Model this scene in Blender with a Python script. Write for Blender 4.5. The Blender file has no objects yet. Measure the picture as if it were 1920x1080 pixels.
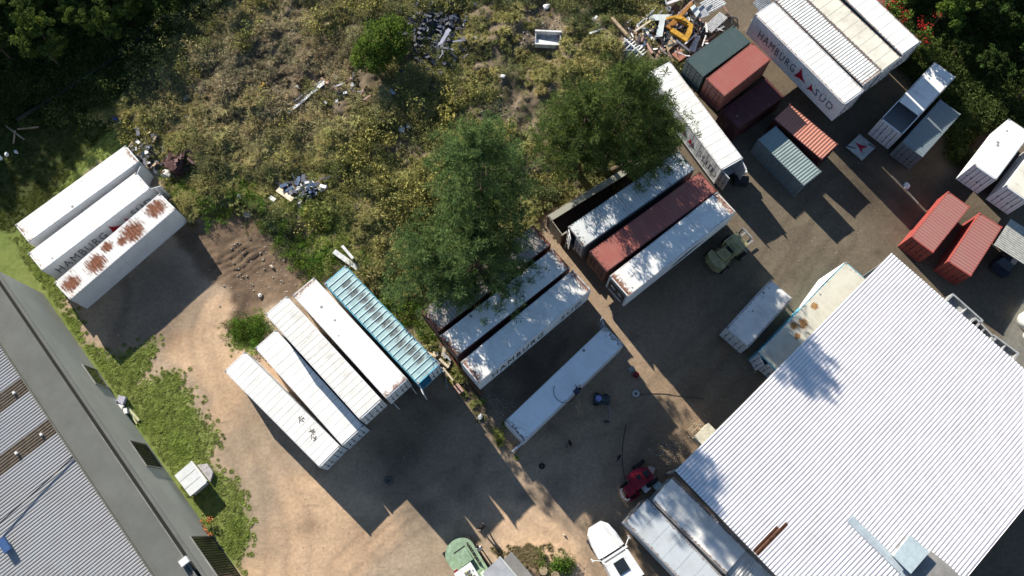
import bpy, math, random
import numpy as np
from mathutils import Vector, Matrix
random.seed(7); np.random.seed(7)
scene = bpy.context.scene
col = scene.collection
# ------------------------------------------------------------------ camera, light, exposure
CAM_H, TILT, FPX = 66.8, math.radians(17.65), 1428.0
cd = bpy.data.cameras.new('camera'); cam = bpy.data.objects.new('camera', cd); col.objects.link(cam)
cam.location = (0, 0, CAM_H); cam.rotation_euler = (TILT, 0, 0)
cd.sensor_width = 36; cd.lens = FPX / 1920 * 36; cd.clip_end = 5000; cd.clip_start = 0.5
scene.camera = cam
SUNV = Vector((1.36, -1.86, -1.0)).normalized()          # direction the light travels
ELEV = math.asin(-SUNV.z)
w = bpy.data.worlds.new('World'); scene.world = w; w.use_nodes = True
nt = w.node_tree; nt.nodes.clear()
sky = nt.nodes.new('ShaderNodeTexSky'); sky.sky_type = 'NISHITA'; sky.sun_disc = False
sky.sun_elevation = ELEV; sky.sun_rotation = math.radians(360 - 36.2); sky.altitude = 100
sky.air_density = 1.0; sky.dust_density = 0.1; sky.ozone_density = 2.2
bg = nt.nodes.new('ShaderNodeBackground'); bg.inputs[1].default_value = 0.066
wo = nt.nodes.new('ShaderNodeOutputWorld')
nt.links.new(sky.outputs[0], bg.inputs[0]); nt.links.new(bg.outputs[0], wo.inputs[0])
sl = bpy.data.lights.new('sun', 'SUN'); sl.energy = 5.0; sl.angle = math.radians(0.5); sl.color = (1.0, 0.93, 0.82)
sun = bpy.data.objects.new('sun', sl); col.objects.link(sun)
sun.rotation_euler = (-SUNV).to_track_quat('Z', 'Y').to_euler(); sun.location = (-60, 80, 60)
scene.view_settings.view_transform = 'Standard'; scene.view_settings.look = 'None'
scene.view_settings.exposure = 1.15; scene.view_settings.gamma = 1.0; scene.view_settings.use_curve_mapping = False
scene.render.engine = 'CYCLES'
scene.cycles.max_bounces = 5; scene.cycles.diffuse_bounces = 3; scene.cycles.glossy_bounces = 2
scene.cycles.transparent_max_bounces = 4

# ------------------------------------------------------------------ survey: where a spot of the photo lies on the plane at height z
_ct, _st = math.cos(TILT), math.sin(TILT)
def P(px, py, z=0.0):
    a = (px - 960) / FPX; b = -(py - 540) / FPX
    d = Vector((a, b * _ct + _st, b * _st - _ct))
    t = (z - CAM_H) / d.z
    return Vector((d.x * t, d.y * t, z))

# ------------------------------------------------------------------ mesh builder
class MB:
    def __init__(s): s.v = []; s.f = []; s.mi = []
    def add(s, vs, fs, mi=0):
        o = len(s.v); s.v += [tuple(v) for v in vs]; s.f += [tuple(i + o for i in f) for f in fs]; s.mi += [mi] * len(fs)
        return s
    def box(s, x0, x1, y0, y1, z0, z1, mi=0, M=None):
        vs = [(x, y, z) for z in (z0, z1) for y in (y0, y1) for x in (x0, x1)]
        if M is not None: vs = [M @ Vector(v) for v in vs]
        return s.add(vs, [(0, 2, 3, 1), (4, 5, 7, 6), (0, 1, 5, 4), (2, 6, 7, 3), (0, 4, 6, 2), (1, 3, 7, 5)], mi)
    def prism(s, poly, z0, z1, mi=0, M=None):
        n = len(poly); vs = [(x, y, z0) for x, y in poly] + [(x, y, z1) for x, y in poly]
        if M is not None: vs = [M @ Vector(v) for v in vs]
        a = sum(poly[i][0] * poly[(i + 1) % n][1] - poly[(i + 1) % n][0] * poly[i][1] for i in range(n))
        fs = [tuple(range(n))[::-1], tuple(range(n, 2 * n))] + [(i, (i + 1) % n, n + (i + 1) % n, n + i) for i in range(n)]
        if a < 0: fs = [f[::-1] for f in fs]
        return s.add(vs, fs, mi)
    def tube(s, pts, r, n=6, mi=0, caps=True):
        pts = [Vector(p) for p in pts]; rs = r if isinstance(r, (list, tuple)) else [r] * len(pts)
        vs = []; N = len(pts)
        for i, p in enumerate(pts):
            t = (pts[min(i + 1, N - 1)] - pts[max(i - 1, 0)])
            if t.length < 1e-6: t = Vector((0, 0, 1))
            t.normalize(); a = t.cross(Vector((0, 0, 1)))
            if a.length < 0.05: a = t.cross(Vector((1, 0, 0)))
            a.normalize(); b = t.cross(a)
            for k in range(n):
                th = 2 * math.pi * k / n; vs.append(p + (a * math.cos(th) + b * math.sin(th)) * rs[i])
        fs = [(i * n + k, i * n + (k + 1) % n, (i + 1) * n + (k + 1) % n, (i + 1) * n + k) for i in range(N - 1) for k in range(n)]
        if caps: fs += [tuple(range(n))[::-1], tuple((N - 1) * n + k for k in range(n))]
        return s.add(vs, fs, mi)
    def bar(s, a, b, w, h=None, mi=0):
        a = Vector(a); b = Vector(b); d = b - a; L = d.length; h = h or w
        q = d.to_track_quat('X', 'Z').to_matrix().to_4x4(); M = Matrix.Translation(a) @ q
        return s.box(0, L, -w / 2, w / 2, -h / 2, h / 2, mi, M)
    def wheel(s, c, r, wd, ax='y', n=16, mi=0):
        c = Vector(c); d = Vector((0, wd / 2, 0)) if ax == 'y' else Vector((wd / 2, 0, 0)) if ax == 'x' else Vector((0, 0, wd / 2))
        return s.tube([c - d, c - d * 0.7, c + d * 0.7, c + d], [r * .9, r, r, r * .9], n, mi)
    def corr(s, u0, u1, v0, v1, per, dep, th, fn, mi=0, flat=.35, low=None):
        n = max(1, round((u1 - u0) / per)); p = (u1 - u0) / n; pr = []
        for i in range(n):
            b = u0 + i * p; lw_ = flat if low is None else low; k = (1 - flat - lw_) / 2
            pr += [(b, 0), (b + p * flat, 0), (b + p * (flat + k), -dep), (b + p * (flat + lw_ + k), -dep)]
        pr.append((u1, 0)); m = len(pr); vs = []
        for v in (v0, v1): vs += [fn(u, v, d) for u, d in pr]
        for v in (v0, v1): vs += [fn(u, v, -dep - th) for u, d in (pr[0], pr[-1])]
        fs = [(i, i + 1, m + i + 1, m + i) for i in range(m - 1)]
        a = 2 * m
        fs += [(a, a + 2, a + 3, a + 1), tuple(range(m))[::-1] + (a, a + 1), tuple(range(m, 2 * m)) + (a + 3, a + 2), (0, m, a + 2, a), (m - 1, a + 1, a + 3, 2 * m - 1)]
        return s.add(vs, fs, mi)
    def mesh(s, name, mats, smooth=False):
        me = bpy.data.meshes.new(name); me.from_pydata(s.v, [], s.f); 
        for m in (mats if isinstance(mats, (list, tuple)) else [mats]): me.materials.append(m)
        if any(s.mi): me.polygons.foreach_set('material_index', s.mi)
        if smooth: me.polygons.foreach_set('use_smooth', [True] * len(s.f))
        me.update(); return me
    def build(s, name, mats, parent=None, smooth=False): return place(name, s.mesh(name, mats, smooth), parent)

def place(name, me, parent=None, loc=None, rot=None, scale=None):
    o = bpy.data.objects.new(name, me); col.objects.link(o)
    if parent is not None: o.parent = parent
    if loc is not None: o.location = loc
    if rot is not None: o.rotation_euler = rot
    if scale is not None: o.scale = scale
    return o
def empty(name, label, cat, loc=(0, 0, 0), rz=0, group=None):
    o = bpy.data.objects.new(name, None); col.objects.link(o); o.location = loc; o.rotation_euler = (0, 0, rz)
    o.empty_display_size = .3
    return tag(o, label, cat, group)
def tag(o, label, cat, group=None):
    o['label'] = label; o['category'] = cat
    if group: o['group'] = group
    return o
def struct(o): o['kind'] = 'structure'; return o
def stuff(o, label=None, cat=None):
    o['kind'] = 'stuff'
    if label: o['label'] = label; o['category'] = cat
    return o

# ------------------------------------------------------------------ materials
MATS = {}
class NT:
    def __init__(s, name):
        s.m = bpy.data.materials.new(name); s.m.use_nodes = True; s.t = s.m.node_tree; s.t.nodes.clear()
        s.out = s.n('ShaderNodeOutputMaterial')
    def n(s, t, **k):
        x = s.t.nodes.new(t)
        for a, b in k.items(): setattr(x, a, b)
        return x
    def set(s, sock, v):
        if isinstance(v, bpy.types.NodeSocket): s.t.links.new(v, sock)
        else: sock.default_value = v
    def math(s, op, a, b=0.0, c=None, clamp=False):
        x = s.n('ShaderNodeMath', operation=op); x.use_clamp = clamp; s.set(x.inputs[0], a); s.set(x.inputs[1], b)
        if c is not None: s.set(x.inputs[2], c)
        return x.outputs[0]
    def ramp(s, v, a, b, c=0.0, d=1.0):
        x = s.n('ShaderNodeMapRange'); x.clamp = True; x.interpolation_type = 'SMOOTHSTEP'
        s.set(x.inputs[0], v); x.inputs[1].default_value = a; x.inputs[2].default_value = b; x.inputs[3].default_value = c; x.inputs[4].default_value = d
        return x.outputs[0]
    def noise(s, vec, scale, detail=4, rough=.6, w=None, sc=None):
        if sc is not None:
            mp = s.n('ShaderNodeMapping'); s.set(mp.inputs[0], vec); mp.inputs[3].default_value = sc; vec = mp.outputs[0]
        x = s.n('ShaderNodeTexNoise')
        if w is not None: x.noise_dimensions = '4D'; s.set(x.inputs['W'], w)
        s.set(x.inputs['Vector'], vec); x.inputs['Scale'].default_value = scale; x.inputs['Detail'].default_value = detail; x.inputs['Roughness'].default_value = rough
        return x.outputs[0]
    def mix(s, f, a, b, mode='MIX'):
        x = s.n('ShaderNodeMix', data_type='RGBA', blend_type=mode); s.set(x.inputs[0], f); s.set(x.inputs[6], a); s.set(x.inputs[7], b)
        return x.outputs[2]
    def bsdf(s, c, rough=.6, metal=0., bump=None, bstr=.3, bdist=.02, spec=None):
        x = s.n('ShaderNodeBsdfPrincipled'); s.set(x.inputs['Base Color'], c); s.set(x.inputs['Roughness'], rough); x.inputs['Metallic'].default_value = metal
        if spec is not None: x.inputs['Specular IOR Level'].default_value = spec
        if bump is not None:
            b = s.n('ShaderNodeBump'); b.inputs['Strength'].default_value = bstr; b.inputs['Distance'].default_value = bdist; s.set(b.inputs['Height'], bump); s.t.links.new(b.outputs[0], x.inputs['Normal'])
        s.t.links.new(x.outputs[0], s.out.inputs[0]); return x
def C4(c): return (c[0], c[1], c[2], 1)
def plain(name, c, rough=.6, metal=0., var=.25, scale=3.0, spec=.3):
    if name in MATS: return MATS[name]
    g = NT(name); tc = g.n('ShaderNodeTexCoord').outputs['Object']; oi = g.n('ShaderNodeObjectInfo').outputs['Random']
    w_ = g.math('MULTIPLY', oi, 40.0)
    nz = g.noise(tc, scale, 6, .65, w_); k = g.ramp(nz, .3, .72, 1 - var, 1 + var * .5)
    x = g.n('ShaderNodeVectorMath', operation='SCALE'); x.inputs[0].default_value = c; g.set(x.inputs[3], k)
    fine = g.noise(tc, scale * 9, 3, .6, w_); c2 = g.mix(g.ramp(fine, .55, .8, 0, var), x.outputs[0], C4([q * .5 for q in c]))
    g.bsdf(c2, rough, metal, fine, .2, spec=spec); MATS[name] = g.m; return g.m
RUST = (.16, .055, .022)
def paint(name, c, rust=.15, dirt=.35, rough=.5, spots=None, edge=.5, bars=0., rustc=RUST, dirtc=(.22, .19, .15), half=(6.1, 1.22)):
    """weathered metal paint: rust blooms, grime streaks across the panel, rusty edges"""
    if name in MATS: return MATS[name]
    g = NT(name); tc = g.n('ShaderNodeTexCoord').outputs['Object']
    oi = g.n('ShaderNodeObjectInfo').outputs['Random']; w_ = g.math('MULTIPLY', oi, 30.0)
    se = g.n('ShaderNodeSeparateXYZ'); g.set(se.inputs[0], tc)
    big = g.noise(tc, .7, 7, .65, w_); fine = g.noise(tc, 5.0, 8, .7, w_)
    streak = g.noise(tc, 1.0, 5, .65, w_, (7.0, .8, .9)); speck = g.noise(tc, 14.0, 3, .6, w_)
    base = g.mix(g.ramp(big, .4, .68, 0, dirt * .8), C4(c), C4([c[i] * .45 + dirtc[i] * .55 for i in range(3)]))
    base = g.mix(g.math('MULTIPLY', g.ramp(streak, .5, .75), g.ramp(big, .38, .6, .1, dirt)), base, C4(dirtc))
    sp = g.ramp(speck, .68 - rust * .08, .74, 0, 1); base = g.mix(g.math('MULTIPLY', sp, .75), base, C4((.07, .06, .055)))
    ay = g.math('ABSOLUTE', se.outputs[1]); ax = g.math('ABSOLUTE', se.outputs[0])
    if edge > .5: base = g.mix(g.math('MULTIPLY', g.ramp(ax, half[0] - 1.6, half[0]), g.ramp(fine, .42, .62, 0, .6)), base, C4((.40, .29, .19)))
    em = g.math('MAXIMUM', g.ramp(ay, half[1] - .28, half[1] + .02), g.ramp(ax, half[0] - 1.1, half[0] + .05))
    rm = g.math('MAXIMUM', g.ramp(fine, .76 - rust * .33, .80 - rust * .2), g.math('MULTIPLY', g.ramp(g.math('ADD', fine, g.math('MULTIPLY', em, .25 * edge)), .62, .72), em))
    if spots:
        acc = None
        for (sx, sy, sr) in spots:
            dx = g.math('SUBTRACT', se.outputs[0], sx); dy = g.math('SUBTRACT', se.outputs[1], sy)
            d = g.math('SQRT', g.math('ADD', g.math('MULTIPLY', dx, dx), g.math('MULTIPLY', g.math('MULTIPLY', dy, dy), 1.2)))
            d = g.math('SUBTRACT', 1.0, g.math('DIVIDE', d, sr)); acc = d if acc is None else g.math('MAXIMUM', acc, d)
        bar = g.noise(tc, 1.0, 5, .8, None, (8.0, .7, 1.0))
        rm = g.math('MAXIMUM', rm, g.ramp(g.math('ADD', g.math('MAXIMUM', g.math('MULTIPLY', acc, .8), -.42), g.math('ADD', g.math('MULTIPLY', bar, 2.4), g.math('MULTIPLY', fine, .8))), 1.72, 1.9))
        base = g.mix(g.ramp(g.math('ADD', acc, g.math('MULTIPLY', fine, .8)), .25, .9, 0, .55), base, C4([.2 + .5 * q for q in rustc]))
    if bars > 0:
        bar = g.noise(tc, 1.0, 4, .7, w_, (5.0, .35, 1.0))
        rm = g.math('MAXIMUM', rm, g.ramp(g.math('ADD', bar, g.math('MULTIPLY', big, .35)), .86 - bars * .2, .9 - bars * .18))
    rc = g.mix(g.ramp(fine, .35, .7), C4([q * 1.5 for q in rustc]), C4([q * .5 for q in rustc]))
    colr = g.mix(rm, base, rc)
    g.bsdf(colr, g.ramp(rm, 0, 1, rough, .9), 0, fine, .25, .015, spec=.35)
    MATS[name] = g.m; return g.m
def leafmat(name, c1, c2, c3=None, trans=.25, tint=False):
    if name in MATS: return MATS[name]
    g = NT(name); ge = g.n('ShaderNodeNewGeometry').outputs['Random Per Island']; tc = g.n('ShaderNodeTexCoord').outputs['Object']
    k = g.mix(ge, C4(c1), C4(c2))
    if c3: k = g.mix(g.ramp(g.noise(tc, .6, 3), .45, .65), k, C4(c3))
    if tint:
        at = g.n('ShaderNodeAttribute', attribute_name='tint', attribute_type='INSTANCER')
        k = g.mix(1.0, at.outputs['Color'], k, 'MULTIPLY')
    d = g.n('ShaderNodeBsdfDiffuse'); t = g.n('ShaderNodeBsdfTranslucent'); g.set(d.inputs[0], k); g.set(t.inputs[0], k)
    m = g.n('ShaderNodeMixShader'); m.inputs[0].default_value = trans
    g.t.links.new(d.outputs[0], m.inputs[1]); g.t.links.new(t.outputs[0], m.inputs[2]); g.t.links.new(m.outputs[0], g.out.inputs[0])
    MATS[name] = g.m; return g.m
rubber = plain('rubber', (.018, .018, .019), .9, var=.3)
darkmetal = plain('dark_metal', (.03, .03, .033), .6, var=.3)
greymetal = plain('grey_metal', (.28, .28, .28), .5, var=.35)
whiteplain = plain('white_plastic', (.72, .72, .70), .5, var=.2)
glass = plain('dark_glass', (.02, .025, .03), .12, var=.1, spec=.6)
concrete = plain('concrete', (.27, .26, .245), .9, var=.35, scale=.5)
woodm = plain('weathered_wood', (.36, .27, .17), .85, var=.4)
redpaint = plain('red_paint', (.30, .015, .03), .4, var=.4)
bark = plain('bark', (.09, .065, .045), .95, var=.4)
letter_dark = plain('dark_lettering', (.035, .055, .085), .6, var=.15)
letter_black = plain('black_lettering', (.02, .02, .025), .6, var=.15)
logo_red = plain('logo_red', (.32, .012, .03), .55, var=.15)

# ------------------------------------------------------------------ numpy noise and photo zones for the ground
def _h(i, j, s): 
    n = (i * 374761393 + j * 668265263 + s * 974634777) & 0xffffffff
    n = ((n ^ (n >> 13)) * 1274126177) & 0xffffffff
    return ((n ^ (n >> 16)) & 0xffff) / 65535.0
def vnoise(x, y, s=0):
    xi = np.floor(x).astype(np.int64); yi = np.floor(y).astype(np.int64); fx = x - xi; fy = y - yi
    fx = fx * fx * (3 - 2 * fx); fy = fy * fy * (3 - 2 * fy)
    a = _h(xi, yi, s); b = _h(xi + 1, yi, s); c = _h(xi, yi + 1, s); d = _h(xi + 1, yi + 1, s)
    return (a * (1 - fx) + b * fx) * (1 - fy) + (c * (1 - fx) + d * fx) * fy
def fbm(x, y, sc, oc=4, s=0):
    v = 0; a = .5; t = 0
    for k in range(oc): v = v + a * vnoise(x * sc, y * sc, s + k * 17); t += a; a *= .5; sc *= 2.03
    return v / t
def poly(pts): return np.array([P(*p)[:2] for p in pts])
def inside(x, y, pg):
    r = np.zeros(x.shape, bool); n = len(pg)
    for i in range(n):
        x1, y1 = pg[i]; x2, y2 = pg[(i + 1) % n]
        if y1 == y2: continue
        c = ((y1 > y) != (y2 > y)) & (x < (x2 - x1) * (y - y1) / (y2 - y1) + x1); r ^= c
    return r
def jit(x, y, a, s=3): return x + (fbm(x, y, .35, 4, s) - .5) * a * 2, y + (fbm(x, y, .35, 4, s + 50) - .5) * a * 2
BRUSH = poly([(225, 240), (150, 200), (330, 60), (480, -60), (1150, -80), (1290, -40), (1290, 60), (1270, 140), (1240, 230), (1215, 300), (1020, 400), (990, 430), (900, 500), (790, 590), (826, 650), (815, 670), (780, 620), (650, 500), (595, 530), (520, 440), (480, 380), (455, 370), (380, 420), (340, 390), (310, 330), (260, 270)])
GRASSL = poly([(-60, 400), (0, 190), (150, 180), (240, 230), (262, 290), (235, 275), (60, 420), (110, 540), (180, 660), (210, 650), (300, 640), (260, 740), (340, 700), (375, 770), (400, 850), (440, 960), (455, 1100), (410, 1100), (150, 690), (-60, 480)])
GRASS2 = poly([(430, 640), (440, 610), (490, 595), (500, 640), (470, 655), (440, 660)])
STRIP = poly([(800, 640), (830, 635), (905, 740), (940, 800), (975, 850), (955, 850), (900, 780), (850, 720)])
DIRT = poly([(350, 400), (455, 365), (520, 430), (600, 530), (500, 580), (440, 625), (430, 560), (390, 520), (330, 430)])
FOREST = poly([(-900, 330), (-100, 240), (0, 225), (130, 215), (200, 205), (300, 110), (420, 0), (460, -40), (500, -700), (-900, -700)])
RFOREST = poly([(1690, 130), (1700, 40), (1640, -60), (1500, -600), (3000, -600), (3000, 250), (1960, 220), (1860, 230), (1790, 300), (1740, 180)])
SANDY = poly([(300, 640), (400, 560), (450, 560), (470, 640), (560, 700), (640, 880), (760, 950), (1000, 940), (1090, 1010), (1120, 1100), (440, 1200), (420, 900), (380, 740)])
CONC = poly([(1850, 690), (1915, 560), (2100, 560), (2100, 760), (1900, 760)])
def zones(x, y):
    jx, jy = jit(x, y, 1.3); kx, ky = jit(x, y, .5, 9)
    br = inside(jx, jy, BRUSH); lx, ly = jit(x, y, 2.2, 29); gl = inside(lx, ly, GRASSL) | inside(jx, jy, GRASS2); st = inside(kx, ky, STRIP)
    dt = inside(jx, jy, DIRT); fo = inside(jx, jy, FOREST); rf = inside(jx, jy, RFOREST); sa = inside(jx, jy, SANDY); cn = inside(x, y, CONC)
    return br, gl, st, dt, fo, rf, sa, cn
def ramp3(t, a, b, c):
    t = np.clip(t, 0, 1)[..., None]; a, b, c = map(np.array, (a, b, c))
    return np.where(t < .5, a + (b - a) * t * 2, b + (c - b) * (t - .5) * 2)

# ------------------------------------------------------------------ ground
def axis(a, b, st, far):
    inner = np.arange(a, b + 1e-6, st); o = []; d = st
    v = b
    while v < far: d *= 1.6; v += d; o.append(v)
    l = []; d = st; v = a
    while v > -far: d *= 1.6; v -= d; l.append(v)
    return np.array(l[::-1] + list(inner) + o)
gx = axis(-62, 62, .22, 1500); gy = axis(-10, 66, .22, 1500)
X, Y = np.meshgrid(gx, gy)
br, gl, st_, dt, fo, rf, sa, cn = zones(X, Y)
n1 = fbm(X, Y, .12, 4, 1); n2 = fbm(X, Y, .9, 4, 2); n3 = fbm(X, Y, .3, 4, 5); n4 = fbm(X, Y, 2.4, 3, 11)
sxp = np.clip((X + 4) / 22, 0, 1) ; sxp = np.clip(sxp + (n3 - .5) * .5, 0, 1)[..., None]
colr = ramp3(n1 * .6 + n2 * .5, (.26, .20, .145), (.37, .28, .20), (.43, .33, .235))
grey = ramp3(n3 * .7 + n4 * .3, (.165, .118, .078), (.23, .165, .108), (.275, .20, .13))
colr = colr * (1 - sxp) + grey * sxp
yard = ramp3(n3 * .6 + n2 * .5, (.10, .082, .062), (.135, .11, .08), (.165, .135, .095))
ky = np.clip((Y * .55 + X - 25) / 10 + (n3 - .5), 0, 1)[..., None]; colr = colr * (1 - ky) + yard * ky
sand = ramp3(n3 * .7 + n2 * .4, (.33, .23, .15), (.45, .315, .205), (.54, .385, .26))
gp_ = np.clip((fbm(X, Y, .13, 3, 33) - .47) * 7, 0, 1)[..., None]; sand = sand * (1 - gp_) + ramp3(n2, (.26, .198, .14), (.335, .26, .185), (.40, .31, .225)) * gp_
colr = np.where(sa[..., None], sand, colr)
# grey wheel-mixed bands beside the sandy strip
band = (np.abs(fbm(X, Y, .16, 3, 31) - .5) < .055)[..., None] & (X < 5)[..., None] & ~sa[..., None]
colr = np.where(band, colr * .72 + .01, colr)
dirt = ramp3(n2 * .7 + n4 * .3, (.07, .05, .038), (.15, .105, .07), (.25, .175, .115))
colr = np.where(dt[..., None], dirt, colr)
gcol = ramp3(n2 * .6 + n4 * .4, (.08, .11, .03), (.15, .19, .05), (.24, .25, .09))
gcol = np.where(inside(jit(X, Y, 1.0)[0], jit(X, Y, 1.0)[1], poly([(-300, 445), (40, 428), (120, 345), (150, 300), (235, 215), (150, 100), (-300, 100)]))[..., None], gcol * .3, gcol)  # tree shade of the upper left painted into the grass colour
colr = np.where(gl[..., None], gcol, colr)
bsoil = ramp3(n2 * .5 + n4 * .5, (.06, .048, .034), (.14, .11, .075), (.24, .19, .13))
colr = np.where((br | st_)[..., None], bsoil, colr)
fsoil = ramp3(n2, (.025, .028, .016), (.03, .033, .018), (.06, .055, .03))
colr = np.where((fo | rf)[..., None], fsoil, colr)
cc = ramp3(n3, (.15, .145, .125), (.18, .175, .15), (.21, .20, .175))
colr = np.where(cn[..., None], cc, colr)
# broad darker patches on the ground around the containers
for (a, b, r, k) in ((800, 800, 7, .35), (760, 870, 5, .25), (1000, 700, 6, .3), (1230, 860, 4, .2), (280, 560, 6, .3), (1700, 300, 9, .35)):
    p = P(a, b); d = np.sqrt((X - p.x) ** 2 + (Y - p.y) ** 2) / r + (n3 - .5) * 1.2
    m = np.clip(1.2 - d, 0, 1)[..., None] * k; colr = colr * (1 - m * 1.5)
rgs = np.random.default_rng(17)
for _ in range(46):
    a_, b_ = rgs.uniform(420, 1650), rgs.uniform(420, 1060); p = P(a_, b_); r_ = rgs.uniform(.25, 1.1); d = np.hypot(X - p.x, (Y - p.y) * rgs.uniform(.7, 1.4)) / r_ + (n2 - .5) * 1.4
    colr = colr * (1 - (np.clip(1.15 - d, 0, 1) * rgs.uniform(.12, .4))[..., None])
# wheel tracks: pairs of faint ruts following drive lines through the yard
TR = [[(480, 1080), (470, 900), (420, 760), (380, 640), (420, 540), (470, 470)], [(560, 1090), (560, 980), (500, 860), (440, 740), (400, 620)], [(1100, 1080), (960, 990), (820, 960), (700, 1040)],
      [(640, 1070), (800, 930), (1000, 840), (1200, 760), (1420, 600), (1600, 440)], [(1240, 820), (1420, 640), (1560, 400)], [(1700, 420), (1600, 330), (1500, 420), (1400, 560), (1250, 720), (1150, 900)], [(450, 380), (430, 450), (460, 520), (420, 600)]]
trk = np.zeros(X.shape)
core = (X > -62) & (X < 62) & (Y > -10) & (Y < 66)
xc, yc = X[core], Y[core]; tk = np.zeros(xc.shape)
for line in TR:
    w_ = [P(*p) for p in line]
    q = []
    for i in range(len(w_) - 1):
        a_, b_ = w_[i], w_[i + 1]; p0 = w_[max(i - 1, 0)]; p3 = w_[min(i + 2, len(w_) - 1)]
        for t in np.linspace(0, 1, 8, endpoint=False):
            q.append(.5 * ((2 * a_) + (-p0 + b_) * t + (2 * p0 - 5 * a_ + 4 * b_ - p3) * t * t + (-p0 + 3 * a_ - 3 * b_ + p3) * t ** 3))
    dmin = np.full(xc.shape, 99.)
    for i in range(len(q) - 1):
        ax_, ay_ = q[i].x, q[i].y; dx, dy = q[i + 1].x - ax_, q[i + 1].y - ay_; L2 = dx * dx + dy * dy + 1e-9
        t = np.clip(((xc - ax_) * dx + (yc - ay_) * dy) / L2, 0, 1); dmin = np.minimum(dmin, np.hypot(xc - ax_ - t * dx, yc - ay_ - t * dy))
    tk = np.maximum(tk, np.exp(-((dmin - .95) / .22) ** 2))
trk[core] = tk
okt = ~(br | gl | fo | rf | cn)
trk = trk * okt * (.3 + n2)
colr = colr * (1 - .24 * trk[..., None]) * (1 + .10 * (fbm(X * .6 + Y * .5, (Y - X) * 2.5, .5, 3, 77) - .5)[..., None])
inn = ~((np.abs(X) > 61) | (Y > 65) | (Y < -9))
cb = colr.copy()
for _ in range(3):
    q_ = cb.copy(); q_[1:-1, 1:-1] = (cb[1:-1, 1:-1] * 2 + cb[:-2, 1:-1] + cb[2:, 1:-1] + cb[1:-1, :-2] + cb[1:-1, 2:]) / 6; cb = q_
colr = cb * (1 + (n4[..., None] - .5) * .22)
# heights: hummocks in the brush, churned ruts in the dirt, tiny unevenness elsewhere
H = (n2 - .5) * .05 + (n4 - .5) * .02
H = H + np.where(br, (fbm(X, Y, .28, 3, 21) - .35) * 1.7 + (n2 - .5) * .8, 0)
ru = P(455, 485); dd = np.hypot((X - ru.x) / 3.4, (Y - ru.y) / 2.2); rr = np.clip(1.15 - dd, 0, 1)
rut = np.sin(((X - ru.x) * -.50 + (Y - ru.y) * .86) * 10 + n3 * 14 + n2 * 5) * .10 * rr * (.4 + n4)
H = H + rut; colr = colr * (1 - np.clip(-rut * 5, 0, .5)[..., None] * .9)
H = H + np.where(dt, (n2 - .5) * .22 + (n4 - .5) * .12, 0) - trk * .03
edge_ = (np.abs(X) > 63) | (Y > 68) | (Y < -12)
H = np.where(edge_, -.02, H)
mound = P(1010, 1060); H = H + .7 * np.exp(-(((X - mound.x) / 2.6) ** 2 + ((Y - mound.y) / 1.4) ** 2)) * (.7 + n2 * .6)
nx, ny = len(gx), len(gy)
vs = np.stack([X, Y, H], -1).reshape(-1, 3)
ii = np.arange(nx * ny).reshape(ny, nx); fs = np.stack([ii[:-1, :-1], ii[:-1, 1:], ii[1:, 1:], ii[1:, :-1]], -1).reshape(-1, 4)
me = bpy.data.meshes.new('ground'); me.vertices.add(len(vs)); me.vertices.foreach_set('co', vs.ravel())
me.loops.add(fs.size); me.loops.foreach_set('vertex_index', fs.ravel().astype(np.int32)); me.polygons.add(len(fs))
me.polygons.foreach_set('loop_start', np.arange(0, fs.size, 4, dtype=np.int32)); me.update(calc_edges=True)
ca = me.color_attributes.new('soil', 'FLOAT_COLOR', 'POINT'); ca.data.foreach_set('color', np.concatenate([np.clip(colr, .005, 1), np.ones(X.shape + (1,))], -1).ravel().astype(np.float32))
g = NT('earth'); at = g.n('ShaderNodeAttribute', attribute_name='soil'); tc = g.n('ShaderNodeTexCoord').outputs['Object']
f1 = g.noise(tc, 3.5, 8, .7); f2 = g.noise(tc, 22, 4, .7); f3 = g.noise(tc, 1.0, 5, .6, None, (.5, 2.2, 1))
c = g.mix(1.0, at.outputs['Color'], g.mix(g.ramp(f1, .3, .7), (.82, .82, .82, 1), (1.14, 1.13, 1.11, 1)), 'MULTIPLY')
c = g.mix(g.ramp(f2, .68, .76, 0, .3), c, (.42, .38, .32, 1)); c = g.mix(g.ramp(f2, .2, .33, .3, 0), c, (.05, .042, .035, 1))
c = g.mix(g.ramp(f3, .6, .72, 0, .3), c, (.10, .085, .07, 1))
g.bsdf(c, .95, 0, g.math('ADD', f1, g.math('MULTIPLY', f2, .35)), .4, .05, spec=.1)
me.materials.append(g.m); ground = struct(place('ground', me)); 
me.polygons.foreach_set('use_smooth', [True] * len(me.polygons))
GXI, GYI = gx, gy
def gz(x, y):
    i = int(np.clip(np.searchsorted(GXI, x), 0, nx - 1)); j = int(np.clip(np.searchsorted(GYI, y), 0, ny - 1)); return float(H[j, i])
def G(px, py, dz=0.0):
    p = P(px, py); p.z = gz(p.x, p.y) + dz; return p

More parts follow.
